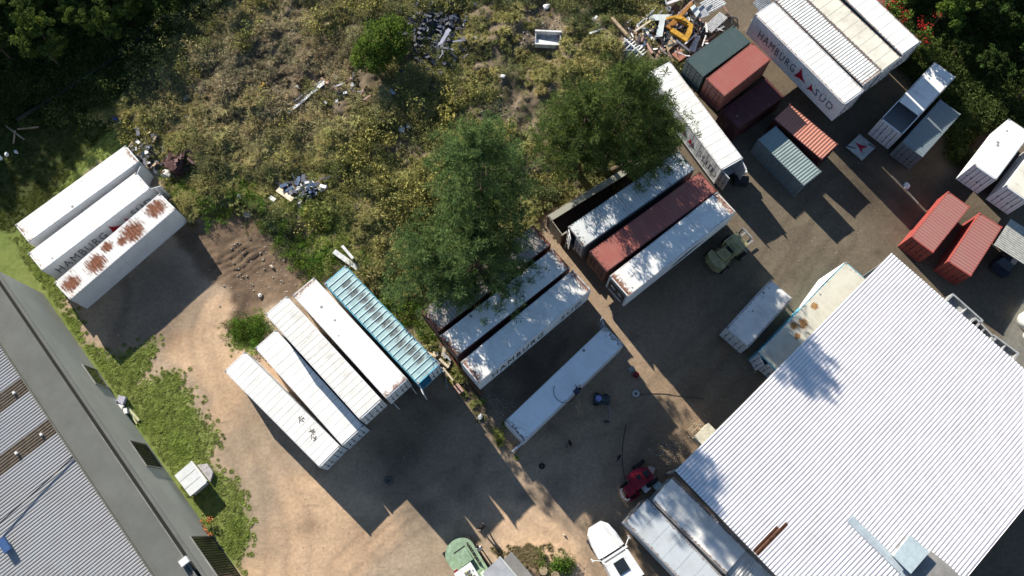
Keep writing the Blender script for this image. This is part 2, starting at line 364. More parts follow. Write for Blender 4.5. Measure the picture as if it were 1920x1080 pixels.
# ------------------------------------------------------------------ containers
CACHE = {}
def cmesh(key, fn):
    if key not in CACHE: CACHE[key] = fn()
    return CACHE[key]
W_ = dict(a=(.74, .74, .71))
white = paint('white_container_paint', (.78, .78, .75), .28, .45, edge=1.1)
white_old = paint('worn_white_paint', (.74, .73, .68), .36, .6, edge=1.3)
cream = paint('cream_roof_paint', (.70, .67, .56), .32, .55, edge=1.0)
white_side = paint('white_side_paint', (.64, .65, .66), .12, .35, edge=.2)
rusty_white = paint('rust_patched_roof_paint', (.72, .71, .69), .12, .3, spots=[(-4.9, .05, 1.0), (-2.3, -.1, 1.15), (-.6, .45, .7), (1.9, .0, 1.3), (4.7, .2, 1.1), (.7, -.1, .6)], edge=.6, rustc=(.15, .055, .028), bars=.16)
worn_grey = paint('grey_brown_rusty_roof_paint', (.36, .33, .30), .45, .8, bars=.35, edge=1)
barred = paint('scratched_white_roof_paint', (.62, .64, .64), .12, .5, bars=.42, rustc=(.03, .035, .045))
teal = paint('pale_teal_paint', (.36, .50, .50), .10, .8, spots=[(x_ * 1.0, .25 + .12 * math.sin(x_ * 2), .62) for x_ in (-4.6, -3.6, -2.6, -1.6, -.6, .4, 1.4, 2.4, 3.4, 4.4)], rustc=(.12, .14, .14), dirtc=(.15, .24, .26))
teal_side = paint('teal_side_paint', (.12, .45, .60), .1, .3)
brownred = paint('brown_red_paint', (.20, .055, .045), .15, .4, edge=.6)
salmon = paint('faded_red_roof_paint', (.33, .105, .085), .1, .5, dirtc=(.34, .2, .16), rustc=(.12, .04, .03))
maroon = paint('maroon_paint', (.085, .022, .025), .1, .3)
orange_red = paint('sun_bleached_red_paint', (.46, .19, .135), .06, .4, dirtc=(.36, .22, .12))
brightred = paint('red_container_paint', (.36, .075, .065), .06, .35, dirtc=(.3, .12, .08))
redroof = paint('red_ribbed_roof_paint', (.34, .15, .13), .06, .55, dirtc=(.32, .20, .15))
darkgreen = paint('dark_green_grey_paint', (.055, .085, .085), .06, .4, dirtc=(.1, .12, .11), rustc=(.1, .08, .06))
bluegrey = paint('pale_green_grey_paint', (.22, .28, .27), .08, .5, dirtc=(.1, .12, .13))
greyp = paint('grey_container_paint', (.15, .19, .21), .08, .5)
brownrim = paint('dark_brown_interior', (.07, .035, .025), .2, .5)
olive_grey = paint('olive_grey_rail_paint', (.30, .30, .25), .15, .5)

def solid_side(L, W, H, per, dep, top=.16, bot=.16):
    """corrugated wall standing on the -y side, between the rails"""
    m = MB(); m.corr(-L / 2 + .12, L / 2 - .12, bot, H - top, per, dep, .03, lambda u, v, d: (u, -(W / 2 - .02 + d), v)); return m
def text_mesh(body, width, height, mat):
    key = ('t', body, width, height, mat.name)
    if key in CACHE: return CACHE[key]
    cu = bpy.data.curves.new('lettering', 'FONT'); cu.body = body; cu.size = 1; cu.extrude = .004; cu.space_character = 1.25; cu.resolution_u = 2; cu.offset = -.008
    to = bpy.data.objects.new('tmp', cu); col.objects.link(to); dg = bpy.context.evaluated_depsgraph_get(); dg.update()
    m = bpy.data.meshes.new_from_object(to.evaluated_get(dg)); bpy.data.objects.remove(to)
    co = np.empty(len(m.vertices) * 3); m.vertices.foreach_get('co', co); co = co.reshape(-1, 3)
    lo, hi = co.min(0), co.max(0); co[:, 0] = (co[:, 0] - lo[0]) / (hi[0] - lo[0]) * width; co[:, 1] = (co[:, 1] - lo[1]) / (hi[1] - lo[1]) * height
    co = np.stack([co[:, 0], -co[:, 2] * 1.0, co[:, 1]], 1); m.vertices.foreach_set('co', co.ravel()); m.materials.clear(); m.materials.append(mat); m.update()
    CACHE[key] = m; return m
def lettering(root, W, x, z, body, width, height, mat):
    place('lettering', text_mesh(body, width, height, mat), root, (x, -(W / 2 + .022), z))
def emblem(root, W, x, z, s):
    """two red swallow-tailed sail shapes, a large and a small one"""
    for (dx, dz, k, fl) in ((0, 0, 1.0, 1), (1.45 * s, .05, .62, -1)):
        m = MB(); pts = []
        A, B, Cc = (0.0, 1.5), (0.95, .35), (-.28, .0)
        def arc(a, b, bulge, n=6): return [(a[0] + (b[0] - a[0]) * t + bulge[0] * math.sin(math.pi * t), a[1] + (b[1] - a[1]) * t + bulge[1] * math.sin(math.pi * t)) for t in [i / n for i in range(n)]]
        pts = arc(A, B, (-.10, -.10)) + arc(B, Cc, (0, .16)) + arc(Cc, A, (.10, 0))
        q = [(x + dx + p[0] * s * k, z + dz + p[1] * s * k) for p in pts]; n = len(q)
        y0 = -(W / 2 + .012); y1 = -(W / 2 + .024)
        m.add([(a, y1, b) for a, b in q] + [(a, y0, b) for a, b in q], [tuple(range(n)), tuple(range(n, 2 * n))[::-1]] + [((i + 1) % n, i, n + i, n + (i + 1) % n) for i in range(n)])
        m.build('emblem', logo_red, root)
def container(label, L, W, H, pos, rz, wall, roof, kind='reefer', doors=1, roofm='flat', npan=20, group=None, frame=None, cat='shipping container', opening=None, unit=False, ajar=None, detail=True):
    """local x along the length, +x end carries the doors when doors=1, -x end when doors=-1"""
    r = empty('shipping_container', label, cat, pos, rz, group); frame = frame or wall
    sh = (round(L, 2), round(W, 2), H)
    per, dep = (.29, .045) if kind == 'dry' else (1.16, .010)
    def side():
        return solid_side(L, W, H, per, dep).mesh('side_wall', wall)
    sm = cmesh(('side', sh, kind, wall.name), side)
    place('side_wall', sm, r); place('side_wall', sm, r, rot=(0, 0, math.pi))
    fe = -doors
    def front():
        m = MB(); m.corr(-W / 2 + .12, W / 2 - .12, .16, H - .16, .24 if kind == 'dry' else .8, dep, .03, lambda u, v, d: (-(L / 2 - .02 + d), -u, v)); return m.mesh('front_wall', wall)
    fm = cmesh(('front', sh, kind, wall.name), front); place('front_wall', fm, r, rot=(0, 0, 0 if fe < 0 else math.pi))
    if unit:
        m = MB(); m.box(-.06, .0, -.95, .95, .25, H - .35); m.build('cooling_unit', darkmetal, r).location = (fe * L / 2 + (0 if fe > 0 else .01) + .035 * fe, 0, 0)
        m = MB(); m.wheel((0, .4, 1.7), .28, .05, 'x'); m.wheel((0, -.4, 1.7), .28, .05, 'x'); m.box(-.03, .03, -.8, .8, .35, .9); m.build('fan_grille', greymetal, r).location = (fe * (L / 2 + .09), 0, 0)
    def cf():
        m = MB()
        for sx in (-1, 1):
            for sy in (-1, 1): m.box(min(sx * L / 2, sx * (L / 2 - .12)), max(sx * L / 2, sx * (L / 2 - .12)), min(sy * W / 2, sy * (W / 2 - .12)), max(sy * W / 2, sy * (W / 2 - .12)), .0, H - .02)
        for sy in (-1, 1):
            for z0, z1 in ((.0, .155), (H - .155, H - .03)): m.box(-L / 2 + .12, L / 2 - .12, min(sy * (W / 2 - .003), sy * (W / 2 - .09)), max(sy * (W / 2 - .003), sy * (W / 2 - .09)), z0 + .002, z1)
        for sx in (-1, 1):
            for z0, z1 in ((.002, .157), (H - .157, H - .032)): m.box(min(sx * (L / 2 - .003), sx * (L / 2 - .1)), max(sx * (L / 2 - .003), sx * (L / 2 - .1)), -W / 2 + .12, W / 2 - .12, z0, z1)
        m.box(-L / 2 + .1, L / 2 - .1, -W / 2 + .09, W / 2 - .09, .06, .13)
        return m.mesh('frame', frame)
    place('frame', cmesh(('frame', sh, frame.name), cf), r)
    def cst(): m = MB(); m.box(-.089, .089, -.081, .081, -.059, .059); return m.mesh('corner_casting', greymetal if kind != 'dry' else frame)
    cm = cmesh(('cast', kind, frame.name), cst)
    for sx in (-1, 1):
        for sy in (-1, 1): place('corner_casting', cm, r, (sx * (L / 2 - .085), sy * (W / 2 - .077), H - .052))
    # roof
    if roofm == 'panels':
        pl = (L - .26) / npan
        def pn(): m = MB(); m.box(-pl / 2 + .014, pl / 2 - .014, -W / 2 + .07, W / 2 - .07, -.012, .014); return m.mesh('roof_panel', roof)
        pm = cmesh(('pan', sh, npan, roof.name), pn)
        m = MB(); m.box(-L / 2 + .1, L / 2 - .1, -W / 2 + .08, W / 2 - .08, H - .09, H - .036); m.build('roof_deck', darkgreen if roof.name == 'x' else greyp, r)
        for i in range(npan):
            o = place('roof_panel', pm, r, (-L / 2 + .13 + pl * (i + .5), 0, H - .016 + random.uniform(-.003, .003)), (random.uniform(-.003, .003), random.uniform(-.008, .008), 0))
    elif roofm == 'ribs':
        x0 = -L / 2 + .1; x1 = L / 2 - .1
        def rf_(): m = MB(); m.corr(x0, x1, -W / 2 + .06, W / 2 - .06, .3, .03, .03, lambda u, v, d: (u, v, H - .012 + d)); return m.mesh('roof', roof)
        if opening: x1 = opening
        place('roof', cmesh(('rr', sh, roof.name), rf_), r)
    elif roofm == 'bows':
        m = MB(); m.box(-L / 2 + .1, L / 2 - .1, -W / 2 + .06, W / 2 - .06, H - .07, H - .03); m.build('roof', roof, r)
        rb = plain('pale_rib_paint', (.55, .72, .72), .6, var=.2)
        bm = cmesh(('bow', sh), lambda: MB().box(-.035, .035, -W / 2 + .07, W / 2 - .07, 0, .045).mesh('roof_rib', rb))
        for i in range(npan): place('roof_rib', bm, r, (-L / 2 + .5 + (L - 1.0) * i / (npan - 1), 0, H - .032), (0, 0, random.uniform(-.008, .008)))
    elif roofm == 'flat':
        x1 = opening if opening is not None else L / 2 - .1
        m = MB(); m.box(-L / 2 + .1, x1, -W / 2 + .06, W / 2 - .06, H - .05, H - .008); m.build('roof', roof, r)
    if roofm == 'flat' and detail and opening is None:
        for _ in range(random.randint(1, 3)):
            s = random.uniform(.05, .12); m = MB(); m.box(-s, s, -s, s, 0, .012); o = m.build('repair_patch', greymetal, r); o.location = (random.uniform(-.45, .45) * L, random.uniform(-.4, .4) * W, H - .008); o.rotation_euler = (0, 0, random.uniform(0, .4))
    # doors
    dw = (W - .26) / 2; dh = H - .34
    def dr():
        m = MB(); m.box(0, .05, 0, dw - .015, 0, dh); n = 2 if kind == 'reefer' else 5
        for k in range(n): m.box(.05, .075, .1, dw - .12, .08 + k * dh / n, (k + 1) * dh / n - .08)
        return m.mesh('door', wall if kind == 'dry' else white_side)
    dm = cmesh(('door', sh, kind, wall.name), dr)
    bm = cmesh(('bar', sh), lambda: MB().tube([(0, 0, 0), (0, 0, dh)], .022, 6).box(-.01, .05, -.12, .02, dh * .42, dh * .42 + .04).mesh('locking_bar', darkmetal))
    for k in range(2):
        y0 = -dw - .002 + k * (dw + .004); d = place('door', dm, r); ang = 0
        if doors > 0: d.location = (L / 2 - .06, y0, .17)
        else: d.location = (-L / 2 + .06, -y0, .17); d.rotation_euler = (0, 0, math.pi)
        if ajar and ajar[k]:
            hinge = (0 if k == 0 else dw); a = ajar[k] * (1 if k else -1)
            base = Matrix.Translation(d.location) @ Matrix.Rotation(d.rotation_euler.z, 4, 'Z')
            Mx = base @ Matrix.Translation((0, hinge, 0)) @ Matrix.Rotation(a, 4, 'Z') @ Matrix.Translation((0, -hinge, 0))
            d.location = Mx.to_translation(); d.rotation_euler = Mx.to_euler()
        if detail:
            for yy in (dw * .3, dw * .72): place('locking_bar', bm, d, (.10, yy, 0))
    return r
STD = {40: 12.19, 20: 6.06}
def rect(pc, z, n=40, snap=.05):
    w_ = [P(a, b, z) for a, b in pc]; c = sum(w_, Vector()) / 4; u = (w_[1] - w_[0]) + (w_[2] - w_[3]); L = u.length / 2; W = ((w_[3] - w_[0]).length + (w_[2] - w_[1]).length) / 2
    if n in STD: L = min(max(L, STD[n] * (1 - snap)), STD[n] * (1 + snap))
    W = min(max(W, 2.3), 2.5)
    return c, math.atan2(u.y, u.x), L, W
def put(label, pc, z, H, wall, roof, n=40, snap=.05, wmin=0, **k):
    c, a, L, W = rect(pc, z, n, snap); c.z = z - H; W = max(W, wmin)
    return container(label, L, W, H, c, a, wall, roof, **k), (c, a, L, W)
GL = 'white containers side by side on the grass beside the long warehouse'
L1, _ = put('plain white container nearest the dark trees, outermost of three on the grass', [(29, 422), (233, 273), (263, 302), (52, 454)], 2.9, 2.9, white_side, white, snap=.07, roofm='flat', group=GL)
L2, q = put('white container with HAMBURG SÜD lettering, middle one of three on the grass', [(53, 475), (256, 324), (280, 352), (78, 508)], 2.9, 2.9, white_side, white, snap=.07, roofm='flat', group=GL, ajar=(2.0, 2.1))
lettering(L2, q[3], -q[2] / 2 + .7, 1.0, 'HAMBURG', 5.2, 1.05, letter_dark); emblem(L2, q[3], .75, .75, 1.0); lettering(L2, q[3], 3.0, 1.0, 'SÜD', 2.1, 1.15, letter_dark)
L3, q = put('white container with a rust patched roof, beside the tall wall shadow on grass', [(105, 532), (302, 363), (326, 391), (127, 560)], 2.9, 2.9, white_side, rusty_white, snap=.07, roofm='ribs', kind='reefer', group=GL)
GS = 'containers standing in a slanted row on the sandy yard'
scuffed = paint('scuffed_white_paint', (.78, .77, .73), .3, .5, edge=1.2)
r_, q_s = put('lowest white panelled container of the slanted row, nearest the sandy track', [(419, 695), (600, 877), (638, 837), (460, 660)], 2.9, 2.9, white_side, scuffed, roofm='panels', npan=20, group=GS)
for sx_, sy_ in ((1.9, .45), (3.3, .35), (3.7, .1)):
    m = MB()
    for k_ in range(7): a_ = random.uniform(0, 3.1); m.bar((sx_ + random.gauss(0, .16), sy_ + random.gauss(0, .16), 2.909 + k_ * .0006), (sx_ + math.cos(a_) * .32, sy_ + math.sin(a_) * .32, 2.909 + k_ * .0006), .05, .006)
    m.build('scuff_mark', plain('charcoal_scuff', (.16, .15, .14), .9), r_)
put('single height white container with a wedge of shade on its roof', [(478, 653), (643, 836), (680, 798), (518, 618)], 2.9, 2.9, white_side, white, roofm='panels', npan=14, group=GS)
s3 = [(497, 588), (675, 788), (716, 749), (538, 556)]; s4 = [(549, 552), (724, 746), (764, 712), (588, 521)]; s5 = [(607, 530), (784, 722), (824, 682), (648, 499)]
put('white panelled container with brown stained ends on top of its stack', s3, 5.8, 2.9, white_side, white_old, roofm='panels', npan=22, group=GS)
put('lower white container under the brown stained panelled one', s3, 2.9, 2.9, white_side, white_old, roofm='flat', group=GS)
put('smooth bright white container beside the teal one, top of its stack', s4, 5.8, 2.9, white_side, white, roofm='flat', group=GS)
put('lower container with an open end under the smooth white one', s4, 2.9, 2.9, white_side, white_old, roofm='flat', group=GS, ajar=(1.5, 1.5))
put('pale teal container with white roof ribs, top of its stack', s5, 5.8, 2.9, teal_side, teal, roofm='bows', npan=21, group=GS, ajar=(1.9, 0))
put('lower container below the teal ribbed one', s5, 2.9, 2.9, white_side, white_old, roofm='flat', group=GS, unit=False)
GM = 'stacked containers under the pine trees'
m1 = [(786, 584), (1000, 422), (1033, 458), (823, 622)]; m2 = [(825, 628), (1037, 469), (1068, 498), (856, 670)]; m3 = [(864, 678), (1074, 506), (1108, 543), (897, 720)]
put('rusty grey brown container half hidden under the pine tree', m1, 5.8, 2.9, maroon, worn_grey, roofm='ribs', kind='dry', group=GM)
put('lower container under the rusty grey brown one', m1, 2.9, 2.9, maroon, worn_grey, roofm='flat', kind='dry', group=GM)
put('white container with tree branches hanging over its roof, middle of the pine tree stacks', m2, 5.8, 2.9, maroon, white, roofm='flat', group=GM)
put('lower container under the white one with branches over it', m2, 2.9, 2.9, maroon, white_old, roofm='flat', group=GM)
for z, lb in ((5.8, 'white container dappled by pine shade with dark lettering along its side, upper'), (2.9, 'lower container with dark lettering under the dappled white one')):
    r, q = put(lb, m3, z, 2.9, white_side, white, roofm='flat', group=GM)
    lettering(r, q[3], -q[2] / 2 + 1.4, .75, 'HAMBURG', 5.6, 1.4, letter_black); lettering(r, q[3], 2.9, .75, 'SÜD', 2.3, 1.4, letter_black)
shade_white = paint('chalky_white_paint', (.84, .85, .85), .3, .22, rough=.35, edge=1.0)
M4, qM4 = put('lone white container in the shade with a person on its roof', [(948, 792), (1136, 611), (1168, 646), (980, 826)], 2.9, 2.9, white_side, shade_white, roofm='flat', group=None, ajar=(0, 2.6))
GR = 'containers in the row right of the pine trees'
r2 = [(1064, 425), (1272, 282), (1302, 317), (1096, 463)]; r3 = [(1104, 470), (1314, 322), (1343, 357), (1139, 511)]; r4 = [(1143, 518), (1344, 359), (1380, 397), (1178, 556)]
put('white container with black scratch bars across half its roof', r2, 5.8, 2.9, greyp, barred, roofm='ribs', group=GR, doors=-1, ajar=(.5, 0))
put('lower grey container with a door hanging open under the scratched roof one', r2, 2.9, 2.9, greyp, barred, roofm='flat', group=GR, doors=-1, ajar=(.9, .3))
put('brown red ribbed container between two white roofs, top of its stack', r3, 5.8, 2.9, maroon, salmon, roofm='ribs', kind='dry', group=GR, doors=-1)
put('lower maroon container under the brown red ribbed one', r3, 2.9, 2.9, maroon, salmon, roofm='flat', kind='dry', group=GR, doors=-1)
r, q = put('white refrigerated container with a dark swoosh on its side, above the forklift', r4, 5.8, 2.9, white_side, white, roofm='flat', group=GR, doors=1, unit=True)
m = MB(); sw = [(-1.6, .9), (-.6, 1.35), (.8, 1.6), (2.2, 1.55), (1.2, 1.25), (.0, .95), (-1.0, .75)]
m.add([(x + .6, -(q[3] / 2 + .03), z) for x, z in sw] + [(x + .6, -(q[3] / 2 + .018), z) for x, z in sw], [tuple(range(7))[::-1], tuple(range(7, 14))] + [(i, (i + 1) % 7, 7 + (i + 1) % 7, 7 + i) for i in range(7)]); m.build('emblem', letter_dark, r)
put('lower maroon container under the white refrigerated one beside the forklift', r4, 2.9, 2.9, maroon, salmon, roofm='flat', kind='dry', group=GR, doors=-1)
r, q = put('white seamed roof container with HAMBURG SÜD on its side, touching the broad tree', [(1222, 137), (1353, 323), (1394, 293), (1251, 113)], 3.3, 2.9, white_side, white, roofm='panels', npan=14, group=GR, snap=.08, ajar=(1.45, 1.4))
lettering(r, q[3], -q[2] / 2 + .5, .9, 'HAMBURG', 4.6, 1.1, letter_dark); emblem(r, q[3], -.2, .7, 1.15); lettering(r, q[3], 3.0, .9, 'SÜD', 2.3, 1.2, letter_dark)
m = MB()
for sy in (-1, 1): m.box(-6, 6, sy * .5 - .07, sy * .5 + .07, .14, .398)
m.box(-6.0, 6.3, -1.2, 1.2, .02, .14); o = m.build('trailer_bed', darkmetal); o.location = (*q[0][:2], 0); o.rotation_euler = (0, 0, q[1]); tag(o, 'flat steel bed carrying the white container beside the broad tree', 'trailer')
# open-top long container with brown inside
c, a, L, W = rect([(1020, 410), (1222, 284), (1252, 318), (1060, 436)], 2.6)
r = empty('open_top_container', 'roofless long container with brown inside, below the broad tree', 'shipping container', (c.x, c.y, 0), a, GR)
for sy, nm in ((1, 'side_wall'), (-1, 'side_wall')):
    m = MB(); m.corr(-L / 2, L / 2, .15, 2.5, .29, .045, .06, lambda u, v, d: (u * -sy if sy > 0 else u, sy * (W / 2 - .02 + d), v)); m.build(nm, brownrim, r)
    m = MB(); m.box(-L / 2, L / 2, min(sy * W / 2, sy * (W / 2 - (.62 if sy > 0 else .14))), max(sy * W / 2, sy * (W / 2 - (.62 if sy > 0 else .14))), 2.5, 2.6); m.build('top_rail', olive_grey, r)
for sx in (-1, 1):
    m = MB(); m.corr(-W / 2 + .08, W / 2 - .08, .15, 2.6, .26, .04, .05, lambda u, v, d: (sx * (L / 2 - .02 + d), u, v)); m.build('end_wall', olive_grey, r)
m = MB(); m.box(-L / 2 + .05, L / 2 - .05, -W / 2 + .05, W / 2 - .05, .02, .15); m.build('floor', brownrim, r)
GK = 'red and green containers between the lettered white rows'
k1 = [(1287, 112), (1375, 46), (1408, 79), (1318, 143)]; k2 = [(1323, 147), (1411, 80), (1446, 110), (1359, 181)]; k3 = [(1349, 208), (1434, 150), (1474, 177), (1388, 238)]
put('short dark green container beside the scrap heap, top of its stack', k1, 5.4, 2.7, darkgreen, darkgreen, 20, kind='dry', roofm='ribs', doors=-1, group=GK)
put('lower brown container under the dark green one', k1, 2.7, 2.7, maroon, maroon, 20, kind='dry', roofm='flat', doors=-1, group=GK)
put('short container with a faded pink red roof, top of its stack', k2, 5.4, 2.7, brownred, salmon, 20, kind='dry', roofm='ribs', doors=-1, group=GK)
put('lower brown red container under the faded pink roofed one', k2, 2.7, 2.7, brownred, salmon, 20, kind='dry', roofm='flat', doors=1, group=GK)
put('short maroon container wholly in the shade with white marks on its side', k3, 2.6, 2.6, maroon, maroon, 20, kind='dry', roofm='flat', doors=-1, group=GK)
put('short salmon red container half in shade below the long lettered wall', [(1450, 221), (1540, 300), (1573, 270), (1481, 195)], 2.6, 2.6, maroon, orange_red, 20, kind='dry', roofm='ribs', group=GK)
put('short pale grey green ribbed container half in shade', [(1422, 259), (1506, 350), (1542, 320), (1454, 238)], 2.6, 2.6, greyp, bluegrey, 20, kind='dry', roofm='ribs', group=GK)
GB = 'two high block of long white containers at the top edge'
bl = [([(1416, 25), (1584, 195), (1620, 171), (1451, 4)], white, 'panels', 20, 'long white container with HAMBURG SÜD on its side, outermost of the upper block'),
      ([(1454, -1), (1620, 160), (1653, 136), (1487, -22)], white_old, 'ribs', 20, 'long off white ribbed roof container, second of the upper block'),
      ([(1490, -25), (1656, 134), (1690, 109), (1524, -47)], cream, 'panels', 11, 'long cream roofed container, third of the upper block'),
      ([(1530, -55), (1694, 103), (1726, 80), (1562, -78)], white, 'panels', 11, 'long white container at the far side of the upper block beside red flowers')]
for i, (pc, rm_, md, npn, lb) in enumerate(bl):
    for z in (5.8, 2.9):
        l2 = lb if z > 3 else 'lower container under the ' + lb.replace(' with HAMBURG SÜD on its side', '').replace(' beside red flowers', '').replace('long ', '')
        r, q = put(l2, pc, z, 2.9, white_side if i == 0 else greyp, rm_, roofm=md if z > 3 else 'flat', npan=npn, group=GB, wmin=2.52)
        if i == 0 and z > 3:
            lettering(r, q[3], -q[2] / 2 + 1.3, .9, 'HAMBURG', 5.0, 1.0, letter_dark); emblem(r, q[3], .75, .65, 1.15); lettering(r, q[3], 3.05, .9, 'SÜD', 2.3, 1.1, letter_dark)
        if i == 0 and z < 3:
            lettering(r, q[3], 3.4, .9, 'SÜD', 2.3, 1.1, letter_dark)
GW = 'containers in the shaded corner near the right edge'
c, a, L, W = rect([(1752, 115), (1653, 223), (1691, 252), (1793, 145)], 2.9, 0)
r = container('white container missing its roof over the door end', L, W, 2.9, (c.x, c.y, 0), a, white_side, white, roofm='flat', opening=L / 2 - 2.75, group=GW)
put('short dark grey container in the shade beside the half roofless one', [(1762, 187), (1692, 266), (1730, 294), (1803, 213)], 2.6, 2.6, greyp, greyp, 20, snap=.08, kind='dry', roofm='ribs', group=GW)
w3 = [(1892, 222), (1827, 308), (1867, 338), (1934, 250)]; w4 = [(1951, 262), (1886, 348), (1926, 378), (1992, 291)]
put('short white container with tree shadows on its roof, on a maroon one', w3, 5.5, 2.9, white_side, white, 20, roofm='flat', group=GW)
put('maroon container carrying the short white one with tree shadows', w3, 2.6, 2.6, maroon, maroon, 20, kind='dry', roofm='flat', group=GW)
put('cream white container cut by the right picture edge, top of its stack', w4, 5.5, 2.9, white_side, cream, 20, roofm='flat', group=GW)
put('dark container under the cream white one at the right picture edge', w4, 2.6, 2.6, greyp, greyp, 20, kind='dry', roofm='flat', group=GW)
for pc, lb in (([(1710, 442), (1779, 357), (1818, 389), (1748, 476)], 'bright red ribbed container nearer the yard, left of its twin'), ([(1779, 489), (1839, 396), (1878, 428), (1819, 519)], 'bright red ribbed container nearer the corrugated canopy, right of its twin')):
    put(lb, pc, 2.6, 2.6, brightred, redroof, 20, kind='dry', roofm='ribs', doors=-1, group='pair of bright red short containers')
put('short pale white container beside the long teal sided one', [(1362, 615), (1444, 526), (1487, 558), (1405, 650)], 2.6, 2.6, white_side, white_old, 20, roofm='flat', doors=-1)
q2z = 2.9; pA = P(1587, 490, q2z); pB = P(1420, 662, q2z); u = (pA - pB).normalized(); nrm = Vector((u.y, -u.x, 0)); mid = (pA + pB) / 2 + nrm * 1.22
q2 = container('long teal sided container with a rust patched roof, half under the big shed roof', 12.0, 2.44, 2.9, (mid.x, mid.y, 0), math.atan2(u.y, u.x), teal_side, paint('orange_stained_roof_paint', (.62, .60, .50), .2, .6, spots=[(-1.2, .2, .55), (-1.9, .6, .45), (.8, .5, .4), (-2.4, -.2, .35)], rustc=(.30, .16, .06)), roofm='flat', doors=-1, ajar=(.35, .1))
m = MB(); m.add([(-.4, 1.24, 2.85), (3.0, 1.3, 2.9), (5.9, 1.26, 2.9), (3.6, 1.75, 1.6), (.6, 1.34, 1.4), (-.4, 1.22, 2.8), (3.0, 1.27, 2.85), (5.9, 1.23, 2.86), (3.6, 1.70, 1.55), (.6, 1.30, 1.36)], [(0, 4, 3, 2, 1), (5, 6, 7, 8, 9), (0, 1, 6, 5), (1, 2, 7, 6), (2, 3, 8, 7), (3, 4, 9, 8), (4, 0, 5, 9)]); m.build('torn_side_sheet', plain('torn_white_sheet', (.62, .66, .66), .5, var=.25), q2)

# ------------------------------------------------------------------ big shed with the white corrugated roof
sheet = paint('white_roof_sheet', (.74, .73, .75), .04, .3, edge=0, half=(99, 99)); sheet_rust = plain('rusty_roof_sheet', (.13, .06, .035), .8, var=.6)
zE, zR = 6.1, 6.75
Bp = P(1267, 882, zE); Ap = P(1672, 474, zE); ab = (Ap - Bp); Lab = ab.length; ab.normalize(); bc = Vector((ab.y, -ab.x, 0)); WID = 19.9
shed = empty('corrugated_shed', 'large open shed with a bright white corrugated roof', 'shed', (Bp.x, Bp.y, 0), math.atan2(ab.y, ab.x))
# local: x from the lower-left eave up to the far eave, y negative across the building
RID = 6.95
def slope(x0, x1, z0, z1, y0, y1, name, mat, lift=0.0, per=.285, parent=shed):
    m = MB(); 
    def fn(u, v, d):
        t = (v - x0) / (x1 - x0); return (v, -u, z0 + (z1 - z0) * t + d + lift)
    m.corr(y0, y1, x0, x1, per, .10, .012, fn, flat=.46, low=.18)
    return m.build(name, mat, parent)
slope(-.05, RID, zE, zR, 0, WID, 'roof_sheet', sheet); slope(RID - .02, Lab, zR + .015, zE, .0, WID, 'roof_sheet', sheet)
m = MB(); m.add([(RID - .32, -11.3, zR + .05), (RID, -11.3, zR + .09), (RID + .32, -11.3, zR + .05), (RID - .32, -WID, zR + .05), (RID, -WID, zR + .09), (RID + .32, -WID, zR + .05), (RID - .32, -11.3, zR - .02), (RID + .32, -11.3, zR - .02), (RID - .32, -WID, zR - .02), (RID + .32, -WID, zR - .02)], [(0, 3, 4, 1), (1, 4, 5, 2), (6, 7, 9, 8), (0, 1, 2, 7, 6), (3, 8, 9, 5, 4), (0, 6, 8, 3), (2, 5, 9, 7)]); m.build('ridge_cap', plain('pale_blue_grey_cap', (.40, .46, .50), .5, var=.2), shed)
PR = WID / round(WID / .285)
for y0, x1 in ((28 * PR, 2.6), (29 * PR, 3.3)): slope(.0, x1, zE, zE + (zR - zE) * x1 / RID, y0, y0 + PR, 'rusted_sheet', sheet_rust, .012)
m = MB(); m.box(-.18, -.06, -WID, 0, zE - .22, zE - .04); m.build('gutter', darkmetal, shed)
for i in range(5):
    for x in (.4, Lab - .5): MB().box(x - .1, x + .1, -.3 - i * 4.8, -.1 - i * 4.8, 0, 5.9).build('post', greymetal, shed)
for i in range(6):
    x = .4 + i * (Lab - .9) / 5; MB().box(x - .06, x + .06, -WID + .1, -.1, 5.75, 5.93).build('rafter', greymetal, shed)
c_ = Matrix.Rotation(shed.rotation_euler.z, 4, 'Z').inverted()
def shl(px, py, z): return c_ @ (P(px, py, z) - Vector((Bp.x, Bp.y, 0)))
q = [shl(a, b, 7.5) for a, b in ((1707, 1002), (1743, 1035), (1708, 1076), (1675, 1043))]
m = MB(); m.prism([(p.x, p.y) for p in q], 7.42, 7.5); lid = m.build('roof_hatch', plain('pale_blue_grey_sheet', (.42, .50, .53), .5, var=.15), shed)
cq = sum(q, Vector()) / 4; m = MB(); m.prism([((p.x - cq.x) * .86 + cq.x, (p.y - cq.y) * .86 + cq.y) for p in q], 6.5, 7.42); m.build('hatch_curb', greymetal, shed)
# concrete annex behind the hatch
an = empty('concrete_annex', 'plain grey concrete annex at the foot of the white roof', 'building', (0, 0, 0))
q = [P(a, b, 7.0) for a, b in ((1745, 1034), (1776, 1058), (1800, 1082), (1790, 1130), (1690, 1130), (1705, 1078))]
MB().prism([(p.x, p.y) for p in q], 0, 6.9).build('wall', concrete, an); cq = sum(q, Vector()) / 6
MB().prism([((p.x - cq.x) * 1.02 + cq.x, (p.y - cq.y) * 1.02 + cq.y) for p in q], 6.9, 7.05).build('roof', concrete, an)

# ------------------------------------------------------------------ long warehouse bottom left
zw = 6.5; E0 = P(-40, 455, zw); E1 = P(430, 1143, zw); wd = (E1 - E0); wl = wd.length; wd.normalize()
lw = empty('long_warehouse', 'long grey warehouse with a silver corrugated roof and two brown skylight strips', 'warehouse', (E0.x, E0.y, 0), math.atan2(wd.y, wd.x))
